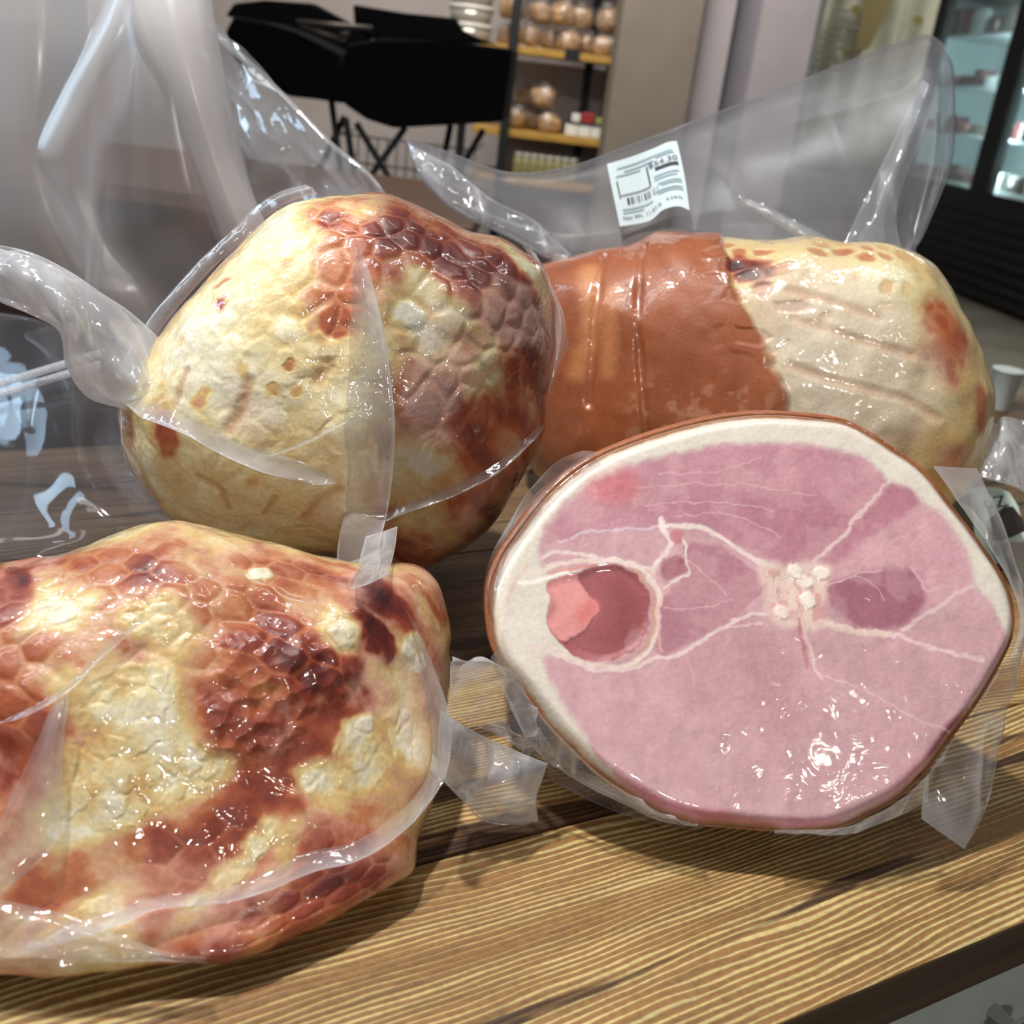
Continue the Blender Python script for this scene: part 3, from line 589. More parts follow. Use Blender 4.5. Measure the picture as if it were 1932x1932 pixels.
h.paint([(640, 400), (720, 450), (660, 480), (630, 560)], 62, -.12); h.paint([(700, 400), (780, 440), (850, 450)], 48, .02); h.paint([(740, 480), (730, 520)], 42, -.3)
h.paint([(620, 380), (660, 385)], 22, .4); h.paint([(690, 395), (720, 385)], 25, .55)
h.paint([(637, 610)], 28, -.32, soft=.25); h.paint([(640, 520)], 26, -.25); h.paint([(420, 578)], 13, -.3); h.paint([(625, 410)], 17, -.45); h.paint([(410, 545), (425, 530)], 9, .1)
h.paint([(315, 810), (322, 850)], 21, -.5, soft=.4); h.paint([(310, 790), (330, 900)], 30, .1, .5)
for p_ in [(540, 690), (452, 700), (560, 740), (510, 740), (380, 760), (590, 620), (390, 740)]: h.paint([p_], 12, .12)
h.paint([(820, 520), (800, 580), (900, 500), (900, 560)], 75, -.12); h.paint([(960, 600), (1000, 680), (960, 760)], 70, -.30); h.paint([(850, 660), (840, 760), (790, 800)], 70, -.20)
h.paint([(945, 480), (960, 540)], 24, -.5); h.paint([(970, 460), (1000, 510)], 24, .6); h.paint([(770, 590), (800, 650), (870, 600), (780, 520)], 20, .45); h.paint([(920, 560), (960, 590)], 20, .6)
h.paint([(930, 650), (880, 740), (930, 710)], 15, .42); h.paint([(850, 800), (820, 850), (860, 840), (780, 900)], 26, .6); h.paint([(760, 870), (790, 900)], 26, .55)
h.paint([(800, 960), (860, 980), (780, 1030), (900, 920)], 62, .27); h.paint([(900, 960), (970, 880)], 26, .0); h.paint([(1010, 740), (1000, 820)], 26, -.1)
h.paint([(235, 800), (250, 880), (300, 950)], 22, .1)
fatm = sm(h.F, .38, .65); lump, lid = fat_lumps(h, 52, 33)
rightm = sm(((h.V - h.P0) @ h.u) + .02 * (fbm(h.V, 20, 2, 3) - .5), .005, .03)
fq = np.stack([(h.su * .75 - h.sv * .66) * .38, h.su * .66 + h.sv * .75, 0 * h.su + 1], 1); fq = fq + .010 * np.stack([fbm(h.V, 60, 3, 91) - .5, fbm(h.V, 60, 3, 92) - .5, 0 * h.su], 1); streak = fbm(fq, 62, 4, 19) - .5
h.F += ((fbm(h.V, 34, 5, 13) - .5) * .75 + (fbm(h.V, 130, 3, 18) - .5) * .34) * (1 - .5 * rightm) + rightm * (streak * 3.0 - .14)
b1, cid = net(h, .0120, .9, .85, .55, 9); edge = 1 - sm(b1, .02, .18)
nm = np.clip(h.mask([(640, 420), (760, 460), (880, 520), (980, 640), (850, 640), (660, 560)], 95, .4) + .55 * h.mask([(560, 620), (440, 560), (900, 760)], 90), 0, 1)
h.F = h.F * (1 - nm * edge * .35) + nm * edge * .35 * .42 - nm * (1 - edge) * (.03 + .22 * (cid - .5))
ring = worley(h.V, 48, 61); h.F += fatm * ((lid - .5) * .12 - (1 - lump) * .08) - fatm * .55 * (1 - sm(ring[0], .04, .30)) * (ring[2] > .5)
h.F = np.maximum(h.F, -.55 + .3 * (h.F + .55) * (h.F < -.55)); col = ramp_np(h.F) * (1 - .46 * rightm[:, None]); white = sm(fbm(h.V, 20, 4, 71), .55, .68)[:, None] * .3; col = col * (1 - white) + white * lin(226, 200, 186)  # right side darkened: browner skin plus some of its shade put into the colour
h.q = h.V.copy(); crs = np.maximum.reduce([h.mask(p_, r_, .9) for p_, r_ in [([(470, 720), (455, 770), (430, 810)], 9), ([(620, 690), (600, 720)], 9), ([(640, 922), (600, 945), (570, 985)], 7), ([(372, 900), (415, 925), (430, 960)], 6), ([(520, 940), (500, 975)], 5), ([(350, 700), (330, 760)], 7)]])
h.disp = nm * sm(b1, 0, .5) * .0008 + fatm * lump * .0004 + (fbm(h.V, 22, 3, 41) - .5) * .009 + (fbm(h.V, 80, 2, 42) - .5) * .001 - crs * .0011
col = col * (1 - .55 * crs[:, None]) + .55 * crs[:, None] * lin(186, 130, 80)
top_ham = thing('packaged_ham', 'rounded cream and brown ham in wrinkled film stacked on another ham', 'ham', tuple(at(640, 1040, .58)), 'vacuum packed hams on the counter')
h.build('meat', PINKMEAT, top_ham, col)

# ---- the joint with brown rind behind
hd = Ham([(1000, 520), (1040, 503), (1085, 492), (1130, 482), (1200, 468), (1245, 447), (1310, 449), (1350, 449), (1400, 453), (1450, 455), (1520, 445), (1580, 460), (1650, 463), (1710, 478), (1750, 500), (1775, 532), (1812, 590), (1840, 640), (1856, 690), (1868, 745),
          (1868, 800), (1852, 862), (1815, 930), (1700, 1010), (1500, 1040), (1300, 1030), (1120, 980), (1030, 900), (985, 800), (970, 700), (975, 590)], (1430, 720), .84, .10, .09, .8)
h = hd; h.warp(.004, 40, 5)
xs = h.su + .02 * (h.sv > 9)
h.F[:] = .55
def line_mask(pts): return h.surf(pts)
# which side of the rind's ragged edge a point of the skin lies on
def skin(pts): 
    idx = np.where(h.front)[0]; return np.array([(h.su[idx[k]], h.sv[idx[k]]) for k in [np.argmin((h.px[idx] - a) ** 2 + (h.py[idx] - b) ** 2) for a, b in pts]])
e = skin([(1350, 440), (1372, 480), (1385, 530), (1390, 570), (1410, 620), (1440, 650), (1465, 670), (1475, 730), (1490, 790), (1500, 900)])
o_ = np.argsort(e[:, 1]); ex = np.interp(h.sv, e[o_, 1], e[o_, 0]) + (fbm(h.V, 34, 3, 2) - .5) * .012
rind = 1 - sm(h.su - ex, -.002, .002)
h.paint([(1560, 580), (1640, 640), (1560, 700), (1640, 760)], 110, .80); h.paint([(1420, 480), (1560, 490), (1460, 540)], 60, .62); h.paint([(1700, 560), (1740, 600)], 60, .85)
h.paint([(1395, 500), (1430, 510)], 22, -.6); h.paint([(1770, 600), (1800, 640), (1770, 680)], 40, -.02); h.paint([(1790, 720), (1770, 760)], 16, .02); h.paint([(1740, 720), (1790, 780)], 30, .7); h.paint([(1850, 740), (1855, 800)], 18, .02)
h.paint([(1700, 820), (1780, 850), (1640, 790)], 34, .42); h.paint([(1800, 880)], 40, .1)
b1, cid = net(h, .0145, .25, .75, .45, 9)
nm = h.mask([(1400, 490), (1520, 490), (1640, 500), (1440, 570), (1420, 600)], 70, .4)
nm = np.maximum(nm, .30 * h.mask([(1770, 610), (1800, 650), (1780, 690)], 45)); spot = nm * sm(b1, .12, .5) * (cid > .25); F1 = h.F + (fbm(h.V, 40, 4, 3) - .5) * .45 - spot * .55
fib = sm(fbm(np.stack([h.su * .25 + h.sv * .12, h.sv - .35 * h.su, 0 * h.su], 1), 120, 3, 6), .45, .6)
colf = ramp_np(F1) * .88; pale = h.mask([(1520, 600), (1620, 660), (1540, 740), (1660, 740)], 105)[:, None]
colf = colf * (1 - pale * .75) + pale * .75 * (lin(200, 182, 164) + fib[:, None] * (lin(214, 200, 184) - lin(200, 182, 164)))
rn = fbm(h.V * np.array([1, 1, .35]), 60, 4, 9); rb = lin(150, 82, 46) * (.75 + .5 * rn[:, None]); lo_ = sm(h.sv, -.03, .08)[:, None]
rb = rb * (1 - .0 * lo_); pale_b = np.maximum(h.mask([(1110, 520), (1120, 600), (1095, 700)], 18, .9), .8 * h.mask([(1155, 560), (1150, 700)], 14, .9))[:, None]
speck = sm(fbm(h.V, 120, 3, 44), .52, .62)[:, None] * h.mask([(1250, 800), (1380, 790)], 70)[:, None]
rb = rb * (1 - .55 * pale_b) + .55 * pale_b * lin(214, 150, 96); rb = rb * (1 - .4 * speck) + .4 * speck * lin(200, 150, 120)
col = colf * (1 - rind[:, None]) + rb * rind[:, None]
h.q = h.V.copy(); gr = np.maximum(h.mask([(1143, 480), (1128, 560), (1120, 640), (1112, 760)], 7, .8), h.mask([(1215, 462), (1205, 560), (1210, 680), (1222, 830)], 7, .8))
fold = np.maximum.reduce([h.mask(p_, 7, .95) for p_ in ([(1490, 690), (1560, 715), (1700, 750), (1770, 790)], [(1490, 545), (1600, 575), (1660, 600)], [(1500, 600), (1620, 640), (1720, 670)])])
h.disp = -gr * .0035 - fold * .0010 + (fbm(h.V, 22, 3, 41) - .5) * .010 * (1 - rind * .5) - spot * .001 + rind * .0035
col = col * (1 - .35 * fold[:, None] * (1 - rind[:, None])) + .35 * fold[:, None] * (1 - rind[:, None]) * lin(196, 140, 104)
rear_ham = thing('packaged_ham', 'half brown rind and half pale ham with price label, behind the sliced ham', 'ham', tuple(on_z(1430, 1000, CT)), 'vacuum packed hams on the counter')
h.build('meat', PINKMEAT, rear_ham, col)

# ---- the sliced joint with its cut face to the front
Z6 = lambda pts: np.array([(900 + .53416 * x, 760 + .53430 * y) for x, y in pts])
OUT = Z6([(1000, 28), (1150, 32), (1300, 50), (1400, 95), (1500, 160), (1600, 235), (1700, 360), (1800, 490), (1880, 610), (1918, 715), (1918, 810), (1870, 920), (1800, 1040), (1745, 1120), (1680, 1205), (1600, 1310), (1500, 1400), (1380, 1465), (1280, 1505),
          (1180, 1520), (1050, 1514), (900, 1502), (780, 1490), (660, 1452), (560, 1398), (450, 1325), (350, 1240), (250, 1130), (160, 1010), (90, 920), (54, 840), (42, 730), (52, 630), (92, 530), (160, 430), (230, 340), (330, 245), (430, 180), (560, 125), (700, 80), (850, 45)])
fn = np.array([.02, -math.cos(math.radians(40)), math.sin(math.radians(40))]); fn /= np.linalg.norm(fn)
fp0 = on_z(1470, 1572, CT + .027)
fu = np.cross(np.array([0, 0, 1.0]), -fn); fu /= np.linalg.norm(fu); fu = fu if fu @ CX > 0 else -fu
fv = np.cross(fn, fu); fv = fv if fv[2] > 0 else -fv
fc = on_plane(1420, 1180, fp0, fn)
def face2(pts):
    pts = np.asarray(pts, float); P = on_plane(pts[:, 0], pts[:, 1], fp0, fn) - fc; return np.stack([P @ fu, P @ fv], 1)
O2 = catmull(face2(OUT), 800, True)
MPX = .52 / F_PX                                       # metres per photo pixel on the face
nth, nr = 900, 260
th = np.arange(nth) / nth * 2 * PI - PI; ao = np.arctan2(O2[:, 1], O2[:, 0]); ro = np.hypot(O2[:, 0], O2[:, 1]); k = np.argsort(ao)
rr = np.interp(th, np.r_[ao[k] - 2 * PI, ao[k], ao[k] + 2 * PI], np.r_[ro[k], ro[k], ro[k]])
s_ = np.linspace(.002, 1, nr); Q = np.stack([np.outer(s_, rr * np.cos(th)).ravel(), np.outer(s_, rr * np.sin(th)).ravel()], 1)
edge_d = (1 - np.repeat(s_, nth)) * np.tile(rr, nr)
P3 = np.concatenate([Q, np.zeros((len(Q), 1))], 1)
Wq = Q + .0016 * np.stack([fbm(P3, 130, 3, 4) - .5, fbm(P3, 130, 3, 5) - .5], 1) * 2 + .0012 * np.stack([fbm(P3, 420, 2, 6) - .5, fbm(P3, 420, 2, 7) - .5], 1)
col = np.tile(lin(218, 210, 198), (len(Q), 1)); hgt = np.zeros(len(Q))
def fill(z6, c, soft=6, k=1.0, dh=0):
    global col, hgt
    w_ = (1 - sm(poly_sd(Wq, catmull(face2(Z6(z6)), 6 * len(z6), True)), -soft * MPX, soft * MPX)) * k; col = col * (1 - w_[:, None]) + w_[:, None] * lin(*c); hgt = hgt + dh * w_; return w_
def line(z6, wd, c, k=1.0, soft=.6, dh=0):
    global col, hgt
    p_ = face2(catmull(Z6(z6), 6 * len(z6))); R = wd * .534 / 2 * MPX; d = seg_dist(Wq, p_); w_ = (1 - sm(d, R * (1 - soft), R * (1 + soft))) * k
    col = col * (1 - w_[:, None]) + w_[:, None] * lin(*c); hgt = hgt + dh * w_; return w_
meatm = fill([(1000, 140), (1150, 145), (1280, 163), (1380, 198), (1440, 250), (1452, 285), (1505, 288), (1570, 345), (1640, 400), (1700, 480), (1740, 560), (1755, 640), (1800, 690), (1840, 760), (1878, 840), (1872, 900), (1800, 1010), (1755, 1075), (1770, 1085), (1690, 1200), (1600, 1310),
      (1500, 1400), (1380, 1462), (1280, 1500), (1050, 1510), (780, 1482), (660, 1445), (560, 1380), (470, 1280), (390, 1190), (310, 1080), (250, 960), (240, 900), (330, 900), (450, 860), (500, 740), (400, 600), (250, 590), (215, 520), (240, 440), (310, 350), (400, 285), (520, 228), (700, 180), (850, 150)], (200, 158, 165), 9)
fill([(240, 490), (290, 400), (400, 295), (540, 232), (800, 165), (1000, 148), (1280, 172), (1436, 256), (1430, 300), (1320, 440), (1200, 560), (1060, 560), (900, 490), (800, 440), (650, 435), (430, 455)], (188, 136, 148), 10)
fill([(620, 330), (900, 300), (1250, 330), (1300, 430), (1180, 540), (1060, 540), (860, 440), (640, 400)], (174, 116, 131), 30, .75)
fill([(380, 290), (480, 240), (560, 250), (560, 340), (450, 350)], (206, 108, 112), 22, .6)
fill([(1462, 292), (1560, 345), (1480, 420), (1380, 480), (1240, 590), (1205, 575), (1330, 430)], (182, 124, 138), 8)
fill([(1400, 480), (1600, 385), (1700, 500), (1735, 640), (1560, 720), (1450, 600), (1250, 600)], (202, 154, 164), 20, .8)
fill([(1240, 650), (1320, 610), (1440, 585), (1540, 600), (1580, 660), (1560, 740), (1480, 800), (1350, 790), (1260, 730)], (160, 102, 118), 9)
fill([(735, 510), (840, 500), (930, 560), (1000, 610), (1003, 670), (930, 740), (850, 795), (740, 855), (650, 885), (640, 780), (650, 700), (690, 660), (740, 600)], (176, 122, 135), 5)
fill([(850, 810), (1000, 790), (1130, 800), (1150, 950), (1200, 1150), (900, 1150), (720, 960)], (190, 144, 152), 60, .8)
fill([(450, 1270), (560, 1350), (680, 1400), (850, 1440), (1050, 1470), (1280, 1470), (1280, 1500), (1050, 1512), (780, 1485), (640, 1440), (540, 1370), (420, 1220)], (192, 112, 126), 8, .9)
fill([(1600, 1230), (1690, 1110), (1765, 1078), (1745, 1150), (1660, 1240), (1610, 1290)], (146, 66, 86), 9, .9)
fill([(1450, 1400), (1560, 1260), (1640, 1240), (1600, 1310), (1500, 1400), (1380, 1460)], (204, 140, 148), 12, .8)
# bone socket
bone_poly = [(246, 640), (300, 612), (360, 600), (430, 572), (520, 578), (592, 640), (612, 740), (592, 830), (522, 892), (420, 914), (330, 878), (262, 805), (244, 760), (262, 700)]
line([(215, 590), (300, 565), (400, 556), (520, 562), (600, 600), (638, 690), (636, 790), (605, 880), (510, 934), (400, 924), (300, 890), (235, 850)], 17, (228, 208, 196))
line([(555, 590), (610, 650), (628, 740), (612, 830), (560, 890)], 14, (206, 160, 140), .8)
fill(bone_poly, (158, 84, 88), 3)
fill([(470, 620), (560, 660), (590, 720), (580, 790), (500, 860), (430, 840), (480, 760)], (136, 58, 64), 30, .6)
fill([(246, 642), (300, 614), (355, 606), (368, 650), (432, 730), (385, 795), (310, 836), (265, 802), (246, 760), (264, 700)], (220, 148, 146), 3)
fill([(400, 690), (430, 730), (385, 790), (350, 740)], (216, 112, 110), 14, .7); line([(430, 740), (385, 800), (310, 845)], 9, (116, 60, 70), .7)
# fat seams
WH = (230, 212, 206)
line([(230, 545), (300, 520), (420, 545), (540, 560), (620, 590)], 13, WH, .9); line([(250, 600), (330, 590), (420, 570)], 10, (216, 140, 128), .8)
line([(150, 640), (240, 620), (330, 600)], 12, (246, 240, 230), .9); line([(290, 490), (360, 462), (430, 455), (560, 445), (655, 430)], 9, (214, 190, 204), .8)
line([(650, 410), (662, 450), (690, 490), (660, 530), (635, 575), (620, 620), (645, 690)], 18, WH); line([(650, 430), (720, 432), (800, 440), (900, 500), (1000, 560), (1090, 605)], 17, WH); line([(725, 470), (742, 505), (735, 545), (745, 580), (740, 605), (690, 640), (655, 655)], 9, WH)
fill([(655, 565), (690, 540), (730, 555), (742, 590), (700, 620), (660, 625)], (152, 82, 98), 4); fill([(690, 455), (730, 450), (735, 470), (715, 500), (690, 480)], (200, 130, 138), 4)
line([(610, 590), (650, 650), (640, 780), (655, 870)], 10, (222, 176, 168), .7)
fill([(1000, 570), (1100, 575), (1180, 560), (1240, 575), (1232, 660), (1215, 740), (1240, 785), (1180, 805), (1080, 790), (1030, 750), (1008, 660)], (226, 202, 190), 12)
ct = sm(fbm(P3 * np.array([1, .5, 1]), 260, 4, 12), .48, .6) * (1 - sm(poly_sd(Wq, face2(Z6([(1010, 590), (1230, 585), (1225, 780), (1040, 760)]))), -8 * MPX, 8 * MPX)); col = col * (1 - .5 * ct[:, None]) + .5 * ct[:, None] * lin(196, 116, 112)
for c_ in [(1155, 630), (1165, 700), (1075, 735), (1120, 590), (1210, 600)]: line([c_, (c_[0] + 8, c_[1] + 6)], 46, (240, 228, 216), .9, .4, .0006)
line([(1170, 575), (1260, 500), (1340, 405), (1445, 285)], 12, (222, 194, 196), .9); line([(1210, 775), (1320, 800), (1440, 815), (1560, 850), (1700, 890), (1785, 908)], 15, (226, 196, 196), .95)
line([(1230, 780), (1330, 808), (1440, 818)], 24, (226, 204, 190), .8); line([(1500, 808), (1600, 742), (1680, 685), (1755, 638)], 13, (222, 196, 196), .9)
line([(1240, 650), (1330, 610), (1430, 588)], 6, (214, 176, 182), .8); line([(1530, 590), (1570, 630), (1590, 660), (1680, 645)], 9, (218, 186, 188), .6)
line([(1155, 780), (1172, 850), (1195, 930), (1215, 980)], 13, (222, 190, 186), .9); line([(1135, 770), (1150, 850), (1170, 930)], 12, (176, 92, 100), .7)
line([(1020, 745), (930, 755), (870, 795), (780, 850), (720, 885), (640, 905), (560, 935), (450, 945), (340, 920), (250, 880), (200, 860)], 13, (226, 204, 202), .9); line([(1010, 780), (900, 790), (850, 810)], 9, (220, 190, 190), .8)
line([(740, 900), (760, 960), (770, 1000)], 8, (214, 170, 172), .6)
line([(1215, 960), (1340, 1010), (1450, 1060), (1560, 1120), (1690, 1160)], 7, (220, 184, 186), .8)
for z in [[(600, 365), (800, 348), (950, 360), (1050, 385)], [(560, 300), (760, 285), (950, 290), (1200, 330)], [(700, 400), (900, 395), (1080, 470)], [(640, 250), (860, 240), (1000, 190)], [(1300, 600), (1400, 640), (1440, 700)], [(1380, 540), (1500, 480), (1580, 420)], [(700, 520), (800, 600), (880, 680)], [(660, 720), (760, 730), (900, 690)]]: line(z, 5, (214, 176, 182), .55)
# fat on the left: yellowish streaks
line([(70, 880), (160, 1000), (280, 1150), (400, 1270)], 34, (222, 204, 168), .7, .8); line([(60, 620), (75, 740), (70, 850)], 22, (236, 226, 204), .7, .8); line([(180, 580), (130, 640), (110, 700)], 14, (220, 180, 164), .5)
line([(1860, 940), (1760, 1070)], 26, (220, 190, 160), .7)
rim = 1 - sm(edge_d + .0015 * (fbm(P3, 160, 3, 8) - .5), .0012, .0040); col = col * (1 - rim[:, None]) + rim[:, None] * lin(140, 92, 56)
mot = fbm(P3, 240, 4, 15) - .5; mot2 = fbm(P3 * np.array([1, .35, 1]), 300, 3, 16) - .5; big = fbm(P3, 45, 3, 17) - .5
col = col * (1 + (mot * .16 + mot2 * .16 + big * .14)[:, None] * (.2 + .8 * meatm[:, None])); paleg = sm(fbm(P3, 70, 4, 25), .52, .66)[:, None] * meatm[:, None] * .22; col = col * (1 - paleg) + paleg * lin(222, 182, 186)
inb = poly_sd(Q, catmull(face2(Z6(bone_poly)), 80, True)); hgt = hgt - .0012 * (1 - sm(inb, -.004, .001)) + .001 * (fbm(P3, 60, 3, 3) - .5) - .006 * (1 - sm(edge_d, 0, .010)) ** 2
Vf = fc + Q[:, :1] * fu + Q[:, 1:] * fv + hgt[:, None] * fn; Vf[:, 2] = np.maximum(Vf[:, 2], CT + .001)
cut_ham = thing('packaged_ham', 'sliced ham showing its round pink cut face and bone, front right', 'ham', tuple(fp0), 'vacuum packed hams on the counter')
GF = grid_faces(nr, nth, True)
def sub(name, mask, parent, lab=None):
    f = GF[mask]; u_, inv = np.unique(f, return_inverse=True); inv = inv.reshape(f.shape); V_ = Vf[u_]
    nrm = np.cross(V_[inv[:, 1]] - V_[inv[:, 0]], V_[inv[:, 3]] - V_[inv[:, 0]]).sum(0)
    if nrm @ fn < 0: inv = inv[:, ::-1]
    me = np_mesh(name, V_, inv); set_col(me, np.clip(col[u_], 0, 1)); o = link(name, me, FACE, parent)
    return tag(o, lab) if lab else o
fb = inb[GF].mean(1) < .0004
fr_ = (poly_sd(Q, catmull(face2(Z6([(1000, 140), (1280, 163), (1440, 250), (1452, 285), (1570, 345), (1700, 480), (1755, 640), (1840, 760), (1878, 840), (1872, 900), (1755, 1075), (1690, 1200), (1500, 1400), (1280, 1500), (1050, 1512), (780, 1485), (560, 1380), (390, 1190), (250, 960), (235, 860), (225, 700), (235, 580), (215, 520), (310, 350), (520, 228), (850, 150)])), 200, True)))[GF].mean(1) > 0
sub('cut_face', ~fb & ~fr_, cut_ham, 'pink sliced meat with white seams'); fat = sub('fat_rim', fr_ & ~fb, cut_ham, 'thick white fat rim'); sub('bone', fb, cut_ham, 'dark red sawn bone')
# the rind-covered body behind the face
nl = 70; tt = np.linspace(0, 1, nl); Lb = .125; ax = np.array([-.24, .95, -.36])
scl = np.where(tt < .75, 1.0 + .012 * sm(tt, 0, .06) - .26 * tt ** 1.4, 0); q_ = np.clip((tt - .75) / .25, 0, 1); scl = np.where(tt >= .75, (1.012 - .26 * .75 ** 1.4) * np.sqrt(np.clip(1 - q_ ** 2, 0, 1)) , scl); scl[-1] = .02
ct_, st_ = rr * np.cos(th), rr * np.sin(th)
Vb = (fc + (scl[:, None] * ct_)[..., None] * fu + (scl[:, None] * st_)[..., None] * fv + (tt * Lb)[:, None, None] * ax - (.006 * np.exp(-tt / .03))[:, None, None] * fn * 1.0).reshape(-1, 3)
Vb += normals(Vb, nl, nth, True) * ((fbm(Vb, 20, 3, 2) - .5) * .004 * np.repeat(sm(tt, 0, .15), nth))[:, None]
Vb[:, 2] = np.maximum(Vb[:, 2], CT + .0006)
me = np_mesh('rind', Vb, grid_faces(nl, nth, True)[:, ::-1]); rn = fbm(Vb, 45, 4, 6)[:, None]; set_col(me, lin(150, 84, 44) * (.7 + .6 * rn)); link('rind', me, RIND, cut_ham)
# ------------------------------------------------------------------ clear film: bags, folds, tails
FILM_DIM = film_mat('dim_film', base=.04, body=(.20, .20, .22), crease=.10, cscale=14)
FILM_SOFT = film_mat('soft_film', rough=.25, base=.05, gloss=.7, body=(.40, .40, .43), crease=.12, cscale=12)
def PT(p):                                   # (px, py, depth) or (px, py, -height above the counter)
    return at(p[0], p[1], p[2]) if p[2] >= 0 else on_z(p[0], p[1], CT - p[2])
def sheet(name, rows, parent, m=None, nu=90, nv=60, milk=.14, edge=.35, crease=.006, csc=14, seed=1, double=0.0, ridge=.25, lab=None, edge_w=.06, angle=0.0, raw=False, prof=None):
    G = np.array([[p if raw else PT(p) for p in r] for r in rows], float)
    A_ = np.stack([catmull(G[:, j], nu) for j in range(G.shape[1])], 1); V = np.stack([catmull(A_[i], nv) for i in range(nu)], 0).reshape(-1, 3)
    n = normals(V, nu, nv); U_, V_ = [g.ravel() for g in np.meshgrid(np.linspace(0, 1, nu), np.linspace(0, 1, nv), indexing='ij')]
    b = np.minimum.reduce([U_, 1 - U_, V_, 1 - V_]) if prof is None else np.minimum(V_, 1 - V_); e = 1 - sm(b, edge_w * .35, edge_w)
    pm = 1.0 if prof is None else prof(U_, V_)
    c, s_ = math.cos(angle), math.sin(angle); Q_ = np.stack([(V @ CX) * c + (V @ CY) * s_, ((V @ CY) * c - (V @ CX) * s_) * .35, (V @ FW) * .6], 1)
    def rn(sd): x = fbm(Q_, csc, 3, sd, .45); return 1 - np.abs(2 * x - 1) * 2.2, x
    parts = []; out = []
    for L_ in range(2 if double else 1):
        r, x = rn(seed + 40 * L_); f = np.clip(r, 0, 1) ** 3
        off = crease * (r - .4) * (1 - e * .8)
        if double: off = off + (double * (1 if L_ == 0 else -1)) * np.sqrt(np.clip(b * 4, 0, 1))
        parts.append(V + n * off[:, None]); out.append(np.clip((milk + (edge - milk) * e + ridge * f * (1 - e)) * pm, 0, .95))
    Fq = grid_faces(nu, nv); VV = np.concatenate(parts); FF = np.concatenate([Fq + k * nu * nv for k in range(len(parts))])
    me = np_mesh(name, VV, FF); set_milk(me, np.concatenate(out)); o = link(name, me, m or FILM, parent)
    if lab: o['label'] = lab
    return o
def on_ham(h, pts, lift):
    out = []
    for (x, y), l in zip(pts, np.broadcast_to(lift, len(pts))): out.append(at(x, y, h.depth(x, y) - l))
    return out
def ribbon(name, h, line, width, lift, parent, milk=.56, edge=.75, nu=120, seed=3, crease=.0012, tilt=.5, lab=None):
    p = catmull(np.array(line, float), 28); wd = np.interp(np.linspace(0, 1, 28), np.linspace(0, 1, len(np.atleast_1d(width))), np.atleast_1d(width)) if np.ndim(width) else np.full(28, width)
    t = np.gradient(p, axis=0); t /= np.linalg.norm(t, axis=1, keepdims=True) + 1e-9; nn = np.stack([-t[:, 1], t[:, 0]], 1)
    wd = wd * np.clip(np.sin(np.linspace(0, PI, 28)) * 3.0, .06, 1)
    D = np.array([h.depth(*q) for q in p]); D = np.convolve(np.pad(D, 3, 'edge'), np.ones(7) / 7, 'valid')
    rows = [[at(*(p[i] + nn[i] * wd[i] * k), D[i] - lift * (1 + tilt * k * 2)) for k in (-.5, -.17, .17, .5)] for i in range(28)]
    return sheet(name, rows, parent, FILM_FOLD, nu, 16, milk, edge, crease, 40, seed, 0, .3, lab, .10, raw=True, prof=lambda U, V: np.clip(np.minimum(U, 1 - U) * 12, 0, 1) * (.30 + .70 * V ** 1.2))
# the tall milky bag, the clear bag end behind it and the crumpled clear bag at the left
milky = thing('plastic_bag', 'tall milky grey plastic bag rising at the upper left corner', 'plastic bag', tuple(on_z(560, 830, CT)))
sheet('bag_film', [[(-90, -70, .74), (60, -70, .72), (180, -70, .75), (300, -70, .715), (388, -70, .76)], [(-90, 110, .75), (70, 110, .73), (180, 120, .765), (310, 120, .72), (416, 110, .77)], [(-90, 280, .77), (60, 300, .75), (170, 300, .79), (330, 300, .735), (450, 280, .78)],
      [(-60, 440, .79), (100, 450, .77), (200, 450, .80), (360, 430, .755), (492, 405, .79)], [(60, 560, .80), (180, 570, .80), (300, 560, .81), (430, 540, .80), (570, 520, .80)], [(260, 660, .84), (330, 670, .85), (420, 680, .85), (500, 680, .85), (620, 650, .84)], [(400, 830, -.01), (440, 830, -.01), (490, 830, -.01), (560, 830, -.01), (650, 830, -.01)]],
      milky, MILKY, 150, 120, .44, .58, .006, 6, 12, .010, .15, edge_w=.03, angle=.3, prof=lambda U, V: 1 - .7 * sm(V, .42, .6) * (1 - sm(V, .86, .96)) * sm(U, .12, .3))
sheet('bag_fold', [[(225, -50, .71), (300, -50, .70), (392, -50, .71)], [(255, 60, .705), (330, 60, .695), (402, 50, .71)], [(310, 180, .71), (365, 170, .70), (425, 150, .72)], [(345, 290, .725), (400, 290, .715), (452, 280, .735)], [(385, 400, .74), (440, 400, .73), (488, 390, .75)], [(430, 510, .76), (480, 500, .75), (520, 480, .77)]], milky, MILKY, 120, 40, .85, .7, .005, 8, 61, 0, .15, edge_w=.05, angle=-.4, prof=lambda U, V: np.clip(np.minimum(V, 1 - V) * 5, .1, 1))
sheet('bag_fold', [[(215, -50, .71), (250, -50, .70), (290, -50, .71)], [(170, 60, .71), (215, 60, .70), (280, 60, .71)], [(105, 180, .72), (165, 180, .71), (250, 180, .725)], [(62, 285, .73), (120, 290, .72), (210, 290, .74)], [(95, 350, .74), (140, 360, .735), (190, 380, .75)], [(150, 450, .76), (172, 450, .75), (195, 450, .765)], [(160, 560, .78), (170, 560, .77), (185, 560, .785)]], milky, MILKY, 120, 40, .50, .55, .005, 8, 63, 0, .15, edge_w=.05, angle=.4, prof=lambda U, V: np.clip(np.minimum(V, 1 - V) * 5, .1, 1))
tailb = thing('plastic_bag', 'clear blue-glinting bag end behind the stacked ham, before the black cart', 'plastic bag', tuple(on_z(620, 820, CT)))
